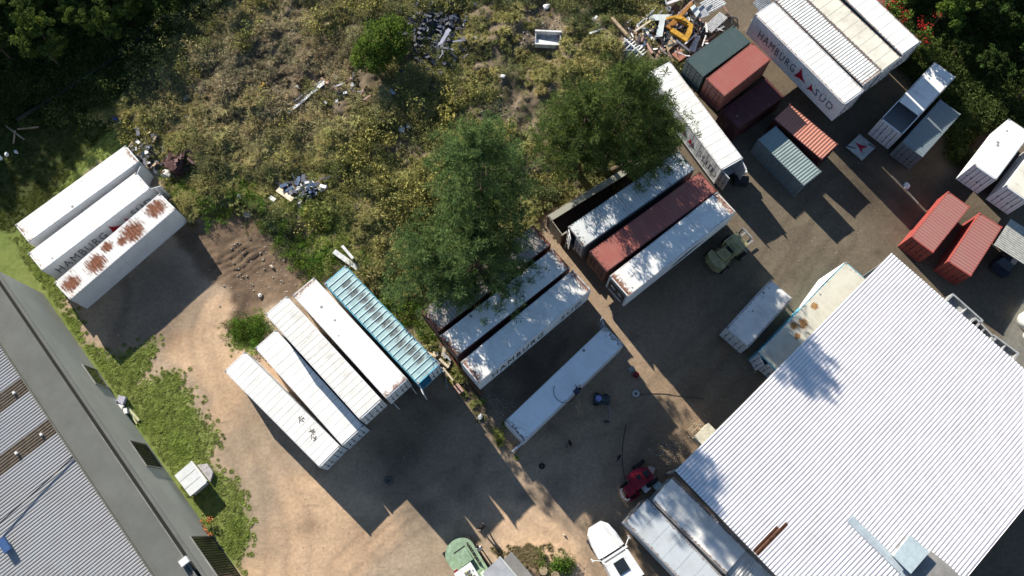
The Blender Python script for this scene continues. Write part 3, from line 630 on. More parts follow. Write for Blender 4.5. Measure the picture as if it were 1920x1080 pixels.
# local: x along the wall towards the bottom of the photo, outer face at y=0, building towards -y
silver = paint('silver_roof_sheet', (.34, .34, .34), .04, .4, edge=0, half=(99, 99)); sky_br = plain('brown_skylight_sheet', (.13, .10, .07), .6, var=.4)
wallm = plain('grey_render', (.13, .133, .12), .9, var=.16, scale=.5); gut = plain('dark_gutter', (.02, .02, .018), .9, var=.3)
PW = 2.9
inv = Matrix.Rotation(lw.rotation_euler.z, 4, 'Z').inverted()
WX0 = (inv @ (P(-3, 507, zw) - Vector((E0.x, E0.y, 0)))).x
def lwl(px, py, z): return inv @ (P(px, py, z) - Vector((E0.x, E0.y, 0)))
MB().box(WX0, wl + 4, -.22, 0, 0, zw).build('wall', plain('pale_grey_render', (.43, .43, .375), .9, var=.12, scale=.35), lw)
MB().box(WX0, wl + 4, -.25, .015, zw + .003, zw + .05).build('coping', wallm, lw)
MB().box(WX0, wl + 4, -.50, -.22, 5.9, 6.05).build('gutter', gut, lw)
MB().box(WX0, wl + 4, -PW, -.50, 5.4, zw + .05).build('parapet', wallm, lw)
MB().box(WX0, wl + 4, -PW - .12, -PW, 5.4, zw + .16).build('parapet_edge', plain('mossy_edge', (.12, .12, .10), .9), lw)
MB().box(wl * .5, wl + 4, -.58, -.50, zw + .05, zw + .11).build('parapet_rib', plain('grey_rib', (.20, .20, .185), .9), lw)
def wsheet(x0, x1, name, mat, lift=0): 
    m = MB(); m.corr(x0, x1, -26, -PW - .12, .245, .05, .012, lambda u, v, d: (u, v, zw - .12 + (v + PW) * -.035 * -1 + d + lift), flat=.45, low=.2); return m.build(name, mat, lw)
s1 = lwl(120, 782, zw).x; s2 = lwl(75, 700, zw).x
xs = [WX0, s2 - .75, s2 + .65, s1 - .75, s1 + .65, wl + 4]
for i in range(5): wsheet(xs[i] + (.0 if i else 0), xs[i + 1], 'roof_sheet' if i % 2 == 0 else 'skylight_strip', silver if i % 2 == 0 else sky_br)
for sx in (s1, s2):
    for k in range(7):
        MB().box(sx - .09, sx + .09, -PW - 1.2 - k * 2.2 - .09, -PW - 1.2 - k * 2.2 + .09, zw - .2, zw + .03).build('roof_bolt', whiteplain, lw)
a_, b_ = lwl(150, 845, zw), lwl(0, 980, zw)
cab = MB(); cab.tube([(a_.x + (b_.x - a_.x) * t, a_.y + (b_.y - a_.y) * t, zw + .0 - .05 * math.sin(math.pi * t)) for t in np.linspace(0, 1.6, 17)], .045, 5); cab.build('roof_cable', rubber, lw)
# window with a grille, dark panel imitating a shadow on the wall, vents
def wall_open(px0, px1, z0, z1, bars, name):
    x0, x1 = lwl(*px0, 0).x, lwl(*px1, 0).x
    f = MB().box(x0, x1, .004, .05, z0, z1).build(name, glass, lw)
    fr = MB()
    for (a, b, c2, d) in ((x0 - .08, x1 + .08, z1, z1 + .1), (x0 - .08, x1 + .08, z0 - .1, z0), (x0 - .08, x0, z0, z1), (x1, x1 + .08, z0, z1)): fr.box(a, b, .002, .09, c2, d)
    fr.build('frame', concrete, f)
    n = max(2, int((x1 - x0) / .22))
    if bars:
        bm = MB().box(-.02, .02, .06, .10, z0, z1).mesh('grille_bar', darkmetal)
        for k in range(1, n): place('grille_bar', bm, f, (x0 + (x1 - x0) * k / n, 0, 0))
wall_open((262, 850), (293, 893), .7, 3.6, True, 'window'); wall_open((176, 700), (196, 735), .2, 2.4, False, 'shade_panel')  # second one is a dark panel in place of a wall shadow
wall_open((382, 1020), (436, 1096), .1, 4.6, True, 'gate')
p = lwl(348, 1052, zw + .1); MB().box(p.x - .25, p.x + .25, p.y - .35, p.y + .3, zw + .05, zw + .42).build('floodlight_box', whiteplain, lw)
MB().tube([(p.x, p.y, zw + .3), (p.x + .9, p.y - .2, zw + .12), (p.x + 3.5, p.y - .1, zw + .1)], .035, 5).build('conduit', darkmetal, lw)
p = lwl(5, 1015, zw); MB().box(p.x - .25, p.x + .9, p.y - .3, p.y + .25, zw - .15, zw + .1).build('blue_tarp_fold', plain('blue_tarp', (.04, .09, .22), .5), lw)
# ------------------------------------------------------------------ small grey roofed hut at the bottom edge
q = [P(a, b, 2.6) for a, b in ((936, 1045), (906, 1074), (880, 1180), (1010, 1180), (983, 1112))]
q = [P(936, 1045, 2.6), P(904, 1076, 2.6)]; u = (q[0] - q[1]).normalized(); v = Vector((u.y, -u.x, 0))
hut = empty('small_hut', 'small hut with a smooth grey roof at the bottom edge', 'hut', (q[1].x, q[1].y, 0), math.atan2(u.y, u.x))
hl = (q[0] - q[1]).length
MB().box(.15, hl - .1, -5, -.15, 0, 2.5).build('wall', concrete, hut)
MB().add([(0, 0, 2.6), (hl, 0, 2.6), (hl, -5.2, 2.9), (0, -5.2, 2.9), (0, 0, 2.52), (hl, 0, 2.52), (hl, -5.2, 2.82), (0, -5.2, 2.82)], [(3, 2, 1, 0), (4, 5, 6, 7), (0, 1, 5, 4), (1, 2, 6, 5), (2, 3, 7, 6), (3, 0, 4, 7)]).build('roof', plain('grey_fibre_sheet', (.30, .31, .33), .7, var=.2, scale=1), hut)
MB().box(hl, hl + .12, -5.2, .02, 2.5, 2.72).build('roof_edge', plain('pale_edge', (.5, .52, .5), .7), hut)
MB().box(hl + .12, hl + 1.0, -5.2, -.35, 2.1, 2.22).build('lean_to_roof', concrete, hut); MB().box(hl + .14, hl + .9, -5, -.5, 0, 2.1).build('lean_to_wall', concrete, hut)

# white three-panel pump housing on the grass
q = [P(a, b, 1.1) for a, b in ((357, 866), (327, 891), (357, 931), (386, 906))]; c = sum(q, Vector()) / 4; u = (q[0] - q[1]); v = (q[2] - q[1]); a = math.atan2(u.y, u.x)
pm = empty('pump_housing', 'low block housing with three white lid panels on the grass by the warehouse', 'pump housing', (c.x, c.y, 0), a)
hl, hw = u.length / 2, v.length / 2
MB().box(-hl + .12, hl - .12, -hw + .1, hw - .1, 0, 1.0).build('wall', plain('whitewashed_block', (.52, .53, .5), .9, var=.3), pm)
lp = plain('white_lid_sheet', (.60, .62, .62), .5, var=.12)
for k in range(3): o = MB().box(-hl, hl, -hw + k * hw * 2 / 3 + .02, -hw + (k + 1) * hw * 2 / 3 - .02, 1.02, 1.1).build('lid_panel', lp, pm); o.rotation_euler = (0, random.uniform(-.015, .015), 0)
MB().box(hl + .02, hl + .16, -hw + .1, hw, .9, 1.14).build('edge_beam', whiteplain, pm)
MB().prism([(hl + .1, -hw + .1), (hl + .75, -hw * .5), (hl + .8, hw * .3), (hl + .1, hw * .7)], 0, .35).build('rubble_footing', plain('cement_splash', (.42, .40, .40), .95, var=.4), pm)

# ------------------------------------------------------------------ vehicles
def wheelset(root, pts, r, wd, rim=greymetal):
    tm = MB().wheel((0, 0, 0), r, wd).mesh('tyre', rubber, True); rmm = MB().wheel((0, 0, 0), r * .55, wd * 1.04).mesh('rim', rim)
    for p in pts:
        wv = place('wheel', tm, root, p); place('rim', rmm, wv)
# forklift (olive)
ol = plain('olive_yellow_paint', (.36, .33, .17), .55, var=.35)
p0 = P(1340, 492, .8); p1 = P(1388, 455, .8); u = p1 - p0
fk = empty('forklift', 'olive yellow heavy forklift parked in the shade of the white refrigerated container', 'forklift', (*((p0 + p1) / 2)[:2], 0), math.atan2(u.y, u.x))
MB().prism([(-1.4, -.85), (-.5, -.8), (-.45, -.62), (.5, -.62), (.55, -.8), (1.2, -.8), (1.2, .8), (.55, .8), (.5, .62), (-.45, .62), (-.5, .8), (-1.4, .85)], .45, 1.2).build('chassis', ol, fk)
MB().prism([(-2.15, -.55), (-1.9, -.95), (-1.35, -1.0), (-1.35, 1.0), (-1.9, .95), (-2.15, .55)], .5, 1.75).build('counterweight', ol, fk)
MB().box(-1.3, -.35, -.5, .5, 1.25, 1.95).build('engine_cover', ol, fk)
m = MB()
for sx, sy in ((-.3, -.72), (-.3, .72), (1.05, -.72), (1.05, .72)): m.box(sx - .05, sx + .05, sy - .05, sy + .05, 1.25, 2.7)
m.build('cab_frame', ol, fk); mr = MB()
for k_ in range(8): mr.box(-.34 + k_ * .2, -.25 + k_ * .2, -.72, .72, 2.7, 2.75)
mr.box(-.40, 1.14, -.80, -.68, 2.69, 2.77).box(-.40, 1.14, .68, .80, 2.69, 2.77).box(.35, 1.14, -.68, .68, 2.755, 2.775); mr.build('cab_roof', ol, fk); MB().box(-.1, .4, -.35, .35, 1.25, 1.7).build('seat', darkmetal, fk)
m = MB()
for sy in (-.55, .55): m.box(1.3, 1.45, sy - .07, sy + .07, .15, 3.6)
for z in (.5, 2.0, 3.5): m.box(1.32, 1.43, -.5, .5, z, z + .12)
m.build('mast', greymetal, fk); MB().box(1.5, 1.6, -1.0, 1.0, .4, .6).box(1.5, 1.6, -1.0, 1.0, 1.0, 1.15).build('fork_carriage', plain('pale_metal', (.4, .42, .38), .5), fk)
for sy in (-.5, .5): MB().box(1.6, 2.9, sy - .08, sy + .08, .35, .42).build('fork', greymetal, fk)
wheelset(fk, [(.95, -1.05, .5), (.95, 1.05, .5), (-1.2, -1.0, .42), (-1.2, 1.0, .42)], .5, .36)
# green excavator-like loader at the bottom edge
gp = plain('pale_green_paint', (.27, .38, .25), .5, var=.3)
p0 = P(849, 1014, 1.6); p1 = P(893, 1085, 1.6); u = p1 - p0; ex = empty('excavator', 'pale green rounded digger with a mossy white cab roof at the bottom edge', 'digger', (p0.x, p0.y, 0), math.atan2(u.y, u.x))
pts = [(.0 + 1.25 * (1 - math.cos(t)) * .9, 1.25 * math.sin(t)) for t in np.linspace(-1.5, 1.5, 13)]
MB().prism([(x, y) for x, y in pts] + [(3.6, 1.2), (3.6, -1.2)], 1.0, 1.75).build('body', gp, ex)
MB().box(.95, 2.1, -.5, .62, 1.75, 2.15).build('engine_hood', gp, ex); MB().box(.82, .95, -.45, .6, 1.75, 1.95).build('hood_vent', darkmetal, ex)
m = MB()
for k in range(9): m.tube([(.7 + k * .22, .75 + random.uniform(0, .2), 1.75), (.8 + k * .22, .95, 1.95 + random.random() * .1), (.95 + k * .22, .8, 1.78)], .05, 5)
m.build('hose_bundle', plain('grimy_hoses', (.12, .12, .08), .9, var=.5), ex)
MB().box(2.2, 3.9, -1.05, .3, 1.75, 3.0).build('cab', glass, ex); cr = MB().prism([(2.15, -1.15), (3.9, -1.15), (4.1, -.8), (4.1, .2), (3.9, .4), (2.15, .4)], 3.0, 3.12).build('cab_roof', whiteplain, ex)
mm = leafmat('moss', (.16, .15, .07), (.28, .25, .12)); m = MB()
for _ in range(90):
    x, y = random.uniform(2.5, 3.9), random.gauss(-.4, .22); s = random.uniform(.05, .13); a = random.random() * 3
    m.add([(x, y, 3.13), (x + s, y + s * .4, 3.13 + s), (x + s * .6, y + s * 1.3, 3.14)], [(0, 1, 2)])
stuff(m.build('moss', mm, cr))
MB().box(2.0, 2.35, -1.2, -.85, 1.75, 1.95).build('tail_lamp', redpaint, ex)
for sy in (-1, 1):
    tr = MB().prism([(.3, sy * .75), (.3, sy * 1.3), (4.4, sy * 1.3), (4.4, sy * .75)], 0, .85).build('track', rubber, ex)
MB().bar((3.4, .7, 1.9), (5.8, .9, 3.4), .35, .45).bar((5.8, .9, 3.4), (8.0, 1.0, 1.6), .3, .35).build('boom', gp, ex)
# white bonneted lorry
wt = paint('white_truck_paint', (.72, .73, .73), .1, .45, rough=.3, edge=0, half=(99, 99))
p0 = P(1128, 1003, 1.8); p1 = P(1172, 1075, 2.2); u = p0 - p1; tk_ = empty('truck_tractor', 'white bonneted lorry cab with a dark roof hatch at the bottom edge', 'lorry', (*p0[:2], 0), math.atan2(u.y, u.x))
MB().prism([(.95, -.55), (.95, .55), (.5, .95), (-.4, 1.15), (-1.5, 1.2), (-1.5, -1.2), (-.4, -1.15), (.5, -.95)], .75, 1.75).build('bonnet', wt, tk_)
m = MB(); m.add([(.7, -.6, 1.75), (.7, .6, 1.75), (-1.5, 1.0, 1.75), (-1.5, -1.0, 1.75), (.4, -.4, 1.95), (.4, .4, 1.95), (-1.5, .7, 2.15), (-1.5, -.7, 2.15)], [(0, 1, 5, 4), (1, 2, 6, 5), (3, 0, 4, 7), (4, 5, 6, 7), (2, 3, 7, 6)]); m.build('bonnet_top', wt, tk_)
m = MB(); m.add([(-1.5, -1.0, 1.9), (-1.5, 1.0, 1.9), (-1.95, .95, 2.75), (-1.95, -.95, 2.75), (-1.56, -1.0, 1.9), (-1.56, 1.0, 1.9), (-2.0, .95, 2.75), (-2.0, -.95, 2.75)], [(0, 1, 2, 3), (5, 4, 7, 6), (0, 3, 7, 4), (1, 5, 6, 2)]); m.build('windscreen', glass, tk_)
MB().prism([(-1.9, -1.1), (-1.9, 1.1), (-4.1, 1.2), (-4.1, -1.2)], .8, 2.95).build('cab', wt, tk_)
MB().box(-3.2, -2.2, -.45, .5, 2.95, 3.02).build('roof_hatch', glass, tk_)
MB().box(-1.75, -1.6, -1.2, 1.2, 2.80, 2.92).build('visor', wt, tk_)
for sy in (-1, 1):
    MB().bar((-1.6, sy * 1.15, 2.5), (-1.2, sy * 1.75, 2.4), .06).box(-1.35, -1.1, sy * 1.75 - .05, sy * 1.75 + .05, 2.0, 2.6).build('mirror', wt, tk_)
MB().box(-8.5, -4.1, -.5, .5, .7, .95).build('chassis', darkmetal, tk_)
MB().box(-4.9, -4.2, -1.0, 1.0, .95, 1.5).build('fuel_tank', darkmetal, tk_)
wheelset(tk_, [(-.3, -1.05, .5), (-.3, 1.05, .5), (-6.2, -1.0, .5), (-6.2, 1.0, .5), (-7.5, -1, .5), (-7.5, 1, .5)], .5, .35)
# box trailers beside it
def box_trailer(label, pa, pb, pcc, z, L, mat, ribs=0, group='trailers parked below the shed eave'):
    a = P(*pa, z); b = P(*pb, z); d = P(*pcc, z); u = (d - a).normalized(); wv = (b - a); W = abs(wv.dot(Vector((-u.y, u.x, 0)))); W = min(max(W, 2.3), 2.6)
    s = 1 if wv.dot(Vector((-u.y, u.x, 0))) > 0 else -1
    r = empty('box_trailer', label, 'trailer', (a.x + u.x * L / 2 + s * -u.y * W / 2, a.y + u.y * L / 2 + s * u.x * W / 2, 0), math.atan2(u.y, u.x), group)
    MB().box(-L / 2, L / 2, -W / 2, W / 2, 1.05, z - .06).build('body', white_side, r)
    if ribs == 2:
        m = MB(); m.corr(-L / 2 - .05, L / 2 + .05, -W / 2 - .04, W / 2 + .04, .25, .04, .02, lambda q, v, d: (q, v, z + d)); m.build('roof', mat, r)
    else:
        MB().box(-L / 2 - .02, L / 2 + .02, -W / 2 - .02, W / 2 + .02, z - .06, z - .01).build('roof', mat, r)
        n = 10; pm2 = MB().box(-L / n / 2 + .012, L / n / 2 - .012, -W / 2 + .08, W / 2 - .08, 0, .02).mesh('roof_panel', mat)
        for k in range(n): place('roof_panel', pm2, r, (-L / 2 + L / n * (k + .5), 0, z - .01))
    for sy in (-1, 1): MB().box(-L / 2 - .03, L / 2 + .03, sy * (W / 2 - .03) - .05, sy * (W / 2 - .03) + .05, z - .1, z + .03).build('top_rail', greymetal, r)
    MB().box(-L / 2, -L / 2 + .0 - .04 + .0, -W / 2 + .05, W / 2 - .05, 1.1, z - .1).build('front_panel', greyp, r)
    MB().box(-L / 2 + .3, L / 2 - .2, -.5, .5, .75, 1.05).build('chassis', darkmetal, r)
    wheelset(r, [(L / 2 - 1.2, sy, .5) for sy in (-1, 1)] + [(L / 2 - 2.5, sy, .5) for sy in (-1, 1)], .5, .35)
    return r
alum = paint('dull_aluminium_roof', (.48, .52, .54), .1, .5, edge=.8)
box_trailer('long dull silver box trailer beside the white lorry', (1172, 979), (1218, 940), (1268, 1080), 3.7, 13.0, alum)
box_trailer('white panelled box trailer tucked along the shed gutter', (1222, 939), (1272, 903), (1342, 1058), 3.7, 7.7, white)
box_trailer('short trailer with a crumpled ribbed roof behind the panelled one', (1346, 1061), (1388, 1021), (1420, 1130), 3.5, 6.0, white_old, 2)
# frames and a small bus body poking out from the far eave of the shed
for i, (a, b, lb, nm) in enumerate((((1782, 556), (1838, 606), 'pale grey flat truck bed sticking out from the far eave', 'truck_bed'), ((1824, 600), (1862, 640), 'grey steel frame with two dark bays under the far eave', 'truck_bay'), ((1860, 634), (1906, 668), 'blue grey steel tray under the far eave, lowest of three', 'steel_tray'))):
    A = P(*a, 1.6); B = P(*b, 1.6); u = (B - A); L = u.length; r = empty(nm, lb, 'truck body', (*A[:2], 0), math.atan2(u.y, u.x), 'grey truck bodies under the far eave')
    mt = plain('pale_grey_metal', (.33, .34, .34), .5, var=.3)
    MB().box(0, L, -1.6, .25, .6, 1.2).build('tray', mt if i != 1 else darkmetal, r); MB().box(-.05, L + .05, .25, .4, .6, 1.65).build('side_rail', mt, r)
    MB().box(-.05, .12, -1.6, .25, 1.2, 1.65).box(L - .12, L + .05, -1.6, .25, 1.2, 1.65).box(L / 2 - .05, L / 2 + .05, -1.6, .25, 1.2, 1.6).build('cross_rail', mt, r)
    MB().box(.3, .7, -1.2, -.2, 0, .6).box(L - .7, L - .3, -1.2, -.2, 0, .6).build('stand', darkmetal, r)
# corrugated canopy at right edge
q = [P(a, b, 3.0) for a, b in ((1864, 459), (1910, 403))]; u = (P(1920, 495, 3.0) - q[0]).normalized(); v = (q[1] - q[0]); vl = v.length
cn_ = empty('corrugated_canopy', 'grey corrugated metal canopy at the right picture edge', 'canopy', (q[0].x, q[0].y, 0), math.atan2(u.y, u.x))
m = MB(); vv = Vector((-u.y, u.x, 0)); 
m.corr(0, 3.2, 0, 7.5, .2, .04, .01, lambda a_, b_, d: (b_, a_, 3.0 + d)); m.build('roof_sheet', plain('dull_zinc', (.42, .42, .38), .6, var=.3), cn_)
for x, y in ((.2, .2), (.2, 3.0), (7.2, .2), (7.2, 3.0)): MB().box(x - .05, x + .05, y - .05, y + .05, 0, 2.94).build('post', darkmetal, cn_)
# car under the canopy edge
cp = P(1884, 487); car = empty('parked_car', 'dark car in deep shade beside the corrugated canopy', 'car', (cp.x, cp.y, 0), math.atan2(u.y, u.x) + 1.5)
dk = plain('dark_blue_car_paint', (.035, .04, .055), .3, var=.1)
MB().prism([(-2, -.7), (-1.8, -.82), (1.8, -.82), (2.05, -.6), (2.05, .6), (1.8, .82), (-1.8, .82), (-2, .7)], .3, .85).build('body', dk, car)
m = MB(); m.add([(-1.4, -.72, .85), (1.0, -.72, .85), (1.0, .72, .85), (-1.4, .72, .85), (-.9, -.58, 1.4), (.35, -.58, 1.4), (.35, .58, 1.4), (-.9, .58, 1.4)], [(0, 1, 5, 4), (1, 2, 6, 5), (2, 3, 7, 6), (3, 0, 4, 7)]); m.build('windows', glass, car)
MB().box(-.9, .35, -.58, .58, 1.4, 1.44).build('roof', dk, car); wheelset(car, [(x, y, .32) for x in (-1.3, 1.3) for y in (-.78, .78)], .32, .2)
# white round tanks at right edge on the concrete
for (a, b, r, lb) in ((1921, 604, 1.0, 'white domed water tank on the pale concrete at the right edge'), (1922, 632, .5, 'small white drum below the domed tank at the right edge')):
    p = P(a, b); t_ = empty('water_tank', lb, 'tank', (p.x + .25, p.y, 0)); MB().tube([(0, 0, 0), (0, 0, r * .9), (0, 0, r * 1.2), (0, 0, r * 1.35)], [r * .95, r, r * .6, r * .15], 20).build('shell', whiteplain, t_, True); MB().tube([(0, 0, r * 1.34), (0, 0, r * 1.42)], r * .22, 12).build('lid', greymetal, t_)
# red tractor and junk by the shed corner
p = P(1199, 895, .8); tr = empty('red_tractor', 'old red farm tractor in the shade at the shed corner', 'tractor', (p.x, p.y, 0), math.radians(35))
MB().prism([(-.9, -.75), (1.0, -.75), (1.0, .2), (.4, .75), (-.9, .75)], .7, 1.15).build('body', redpaint, tr); MB().box(-1.7, -.9, -.8, .1, .5, 1.0).build('bonnet', redpaint, tr); MB().box(-.8, .2, -.7, .0, 1.15, 1.4).build('mudguard', redpaint, tr)
MB().tube([(-1.75, -.9, .9), (-2.0, -.9, .9), (-2.15, -.5, .9), (-2.0, .0, .9), (-1.75, .1, .9)], .07, 6).build('bumper', plain('pale_pipe', (.5, .5, .52), .4), tr)
MB().box(.3, .8, -.3, .2, 1.15, 1.5).build('seat', darkmetal, tr); MB().tube([(-.1, .1, 1.2), (-.2, .1, 1.65)], .03).wheel((-.2, .1, 1.68), .22, .04, 'z').build('steering_wheel', darkmetal, tr)
wheelset(tr, [(.6, -.95, .65), (.6, .85, .65)], .65, .35, redpaint); wheelset(tr, [(-1.4, -.85, .38), (-1.4, .25, .38)], .38, .22, redpaint)
def crate(nm, lb, cat, px, z, sx, sy, h, rot, mat, lid=None):
    p = P(*px, z); o = empty(nm, lb, cat, (p.x, p.y, max(0, z - h)), rot); MB().box(-sx / 2, sx / 2, -sy / 2, sy / 2, 0, h - .06).build('case', mat, o); MB().box(-sx / 2 - .03, sx / 2 + .03, -sy / 2 - .03, sy / 2 + .03, h - .06, h).build('lid', lid or mat, o); return o
crate('white_cabinet', 'bright white cabinet lying beside the red tractor', 'cabinet', (1208, 910), .9, 1.05, .55, .7, math.radians(-52), whiteplain)
crate('pale_cabinet', 'pale green white cabinet nearest the trailer front', 'cabinet', (1229, 906), .9, 1.1, .6, .7, math.radians(-50), plain('pale_green_white', (.45, .55, .53), .5))
crate('pink_box', 'small pinkish box between red tractor and shed corner', 'box', (1221, 881), .8, .5, .45, .45, math.radians(-20), plain('pinkish_plastic', (.6, .42, .38), .6))
p = P(1185, 928); wb = empty('wheelbarrow', 'red wheelbarrow with pale rim on the dirt below the tractor', 'wheelbarrow', (p.x, p.y, 0), math.radians(30))
m = MB(); tp = [(-.65, -.2), (-.3, -.36), (.55, -.34), (.55, .34), (-.3, .36), (-.65, .2)]; bt = [(x * .6, y * .6) for x, y in tp]; n = 6
m.add([(x, y, .6) for x, y in tp] + [(x, y, .3) for x, y in bt] + [(x * .93, y * .9, .6) for x, y in tp] + [(x * .95, y * .95, .33) for x, y in bt], [(i, (i + 1) % n, 12 + (i + 1) % n, 12 + i) for i in range(n)] + [((i + 1) % n, i, 6 + i, 6 + (i + 1) % n) for i in range(n)] + [(12 + i, 12 + (i + 1) % n, 18 + (i + 1) % n, 18 + i) for i in range(n)] + [tuple(range(18, 24)), tuple(range(6, 12))[::-1]]); m.build('tray', redpaint, wb)
MB().tube([(-1.15, -.28, .5), (.5, -.1, .3)], .025).tube([(-1.15, .28, .5), (.5, .1, .3)], .025).build('handle', greymetal, wb); wheelset(wb, [(.72, 0, .18)], .18, .08)
# ladder leaning on M4, compressor cart, tyres, drums
def tyre(px, r, lb, z=0, rad=.5, mat=rubber):
    p = P(*px); m = MB(); n, k = 20, 8; t0 = rad * .32; vs_ = []; 
    for i in range(n):
        a = 2 * math.pi * i / n
        for j in range(k): b = 2 * math.pi * j / k; rr_ = rad - t0 + t0 * math.cos(b); vs_.append((math.cos(a) * rr_, math.sin(a) * rr_, z + t0 * .75 + t0 * .75 * math.sin(b)))
    m.add(vs_, [(i * k + j, ((i + 1) % n) * k + j, ((i + 1) % n) * k + (j + 1) % k, i * k + (j + 1) % k) for i in range(n) for j in range(k)])
    o = m.build('tyre', mat, None, True); o.location = (p.x, p.y, 0); tag(o, lb, 'tyre'); return o
tyre((729, 901), 0, 'grey tyre lying alone in the shade below the slanted row', rad=.36, mat=plain('dusty_rubber', (.09, .09, .085), .9))
tyre((1016, 874), 0, 'small black tyre lying in the shaded yard left of the walker', rad=.26)
tyre((1192, 738), 0, 'pale wheel rim ring lying with a cable on the shaded yard', rad=.34, mat=plain('pale_rim', (.42, .42, .40), .5))
p = P(1192, 704); o = MB().tube([(0, 0, 0), (0, 0, .45)], .26, 14).build('red_drum', plain('dark_red_plastic', (.16, .01, .015), .5)); o.location = (p.x, p.y, 0); tag(o, 'dark red drum on the shaded yard', 'drum')
p = P(1183, 694); jk = empty('tool_stand', 'small grey tool stand beside the dark red drum', 'tool stand', (p.x, p.y, 0), .5); MB().box(-.25, .25, -.2, .2, .4, .55).build('tray', greymetal, jk)
for sx in (-1, 1):
    for sy in (-1, 1): MB().bar((sx * .2, sy * .15, .4), (sx * .35, sy * .3, 0), .04).build('leg', greymetal, jk)
p = P(1127, 749, .5); cc_ = empty('compressor_cart', 'dark compressor cart with a pale blue motor and a drawbar in the shaded yard', 'compressor', (p.x, p.y, 0), math.radians(-8))
MB().box(-.7, .75, -.42, .42, .35, .62).build('deck', plain('dark_teal_metal', (.04, .06, .06), .5), cc_); MB().tube([(-.25, 0, .62), (-.25, 0, .95)], .26, 12).build('motor', plain('pale_blue_enamel', (.22, .26, .5), .4), cc_); MB().tube([(0, 0, .7), (.65, 0, .7)], .2, 10).build('tank', plain('dark_teal_metal', (.04, .06, .06), .5), cc_)
MB().tube([(.7, -.4, .45), (.95, -1.1, .4), (1.0, -1.5, .3), (.75, -1.8, .2)], .04).build('drawbar', greymetal, cc_); wheelset(cc_, [(-.4, .5, .24), (.4, .5, .24), (-.4, -.5, .24), (.7, -1.8, .16)], .22, .12)
def cable(lb, pts, r=.02, mat=rubber, z=.03, n=8, nm='cable'):
    w_ = [P(*p) for p in pts]; q = []
    for i in range(len(w_) - 1):
        a_, b_ = w_[i], w_[i + 1]; p0 = w_[max(i - 1, 0)]; p3 = w_[min(i + 2, len(w_) - 1)]
        for t in np.linspace(0, 1, n, endpoint=False): q.append(.5 * ((2 * a_) + (-p0 + b_) * t + (2 * p0 - 5 * a_ + 4 * b_ - p3) * t * t + (-p0 + 3 * a_ - 3 * b_ + p3) * t ** 3))
    q.append(w_[-1]); q = [Vector((v.x, v.y, z)) for v in q]
    return tag(MB().tube(q, r, 5).build(nm, mat), lb, nm)
cable('black cable trailing across the sunlit strip from the pale rim', [(1196, 740), (1240, 738), (1285, 744), (1320, 748)], .022, darkmetal)
cable('thin dark hose running down the shaded yard to the tractor', [(1174, 795), (1168, 830), (1167, 870), (1172, 900)], .025, rubber)
cable('thin pale pole lying in the shaded corner near the red containers', [(1672, 330), (1698, 355), (1722, 382)], .04, greymetal)
# hose loop on the roof of the lone container
c, a, L, W = qM4; Rm = Matrix.Rotation(a, 4, 'Z'); pr = P(1060, 738, 2.93)
lp_ = [P(1060 + 22 * math.cos(t), 733 + 22 * math.sin(t), 2.94) for t in np.linspace(-.6, 3.6, 26)]
tag(MB().tube(lp_, .022, 5).build('hose', rubber), 'black hose looped on the roof of the lone white container', 'hose')
ld = empty('ladder', 'ladder leaning against the lone white container below the person', 'ladder', (0, 0, 0)); t0 = P(1082, 756, 2.95); b0 = P(1093, 776, 0); dv = (t0 - b0); sd = Vector((dv.y, -dv.x, 0)).normalized() * .22
for s in (-1, 1): MB().tube([b0 + sd * s, t0 + sd * s], .03, 6).build('rail', woodm, ld)
for k in range(1, 10): MB().tube([b0 + dv * k / 10 - sd, b0 + dv * k / 10 + sd], .022, 5).build('rung', woodm, ld)

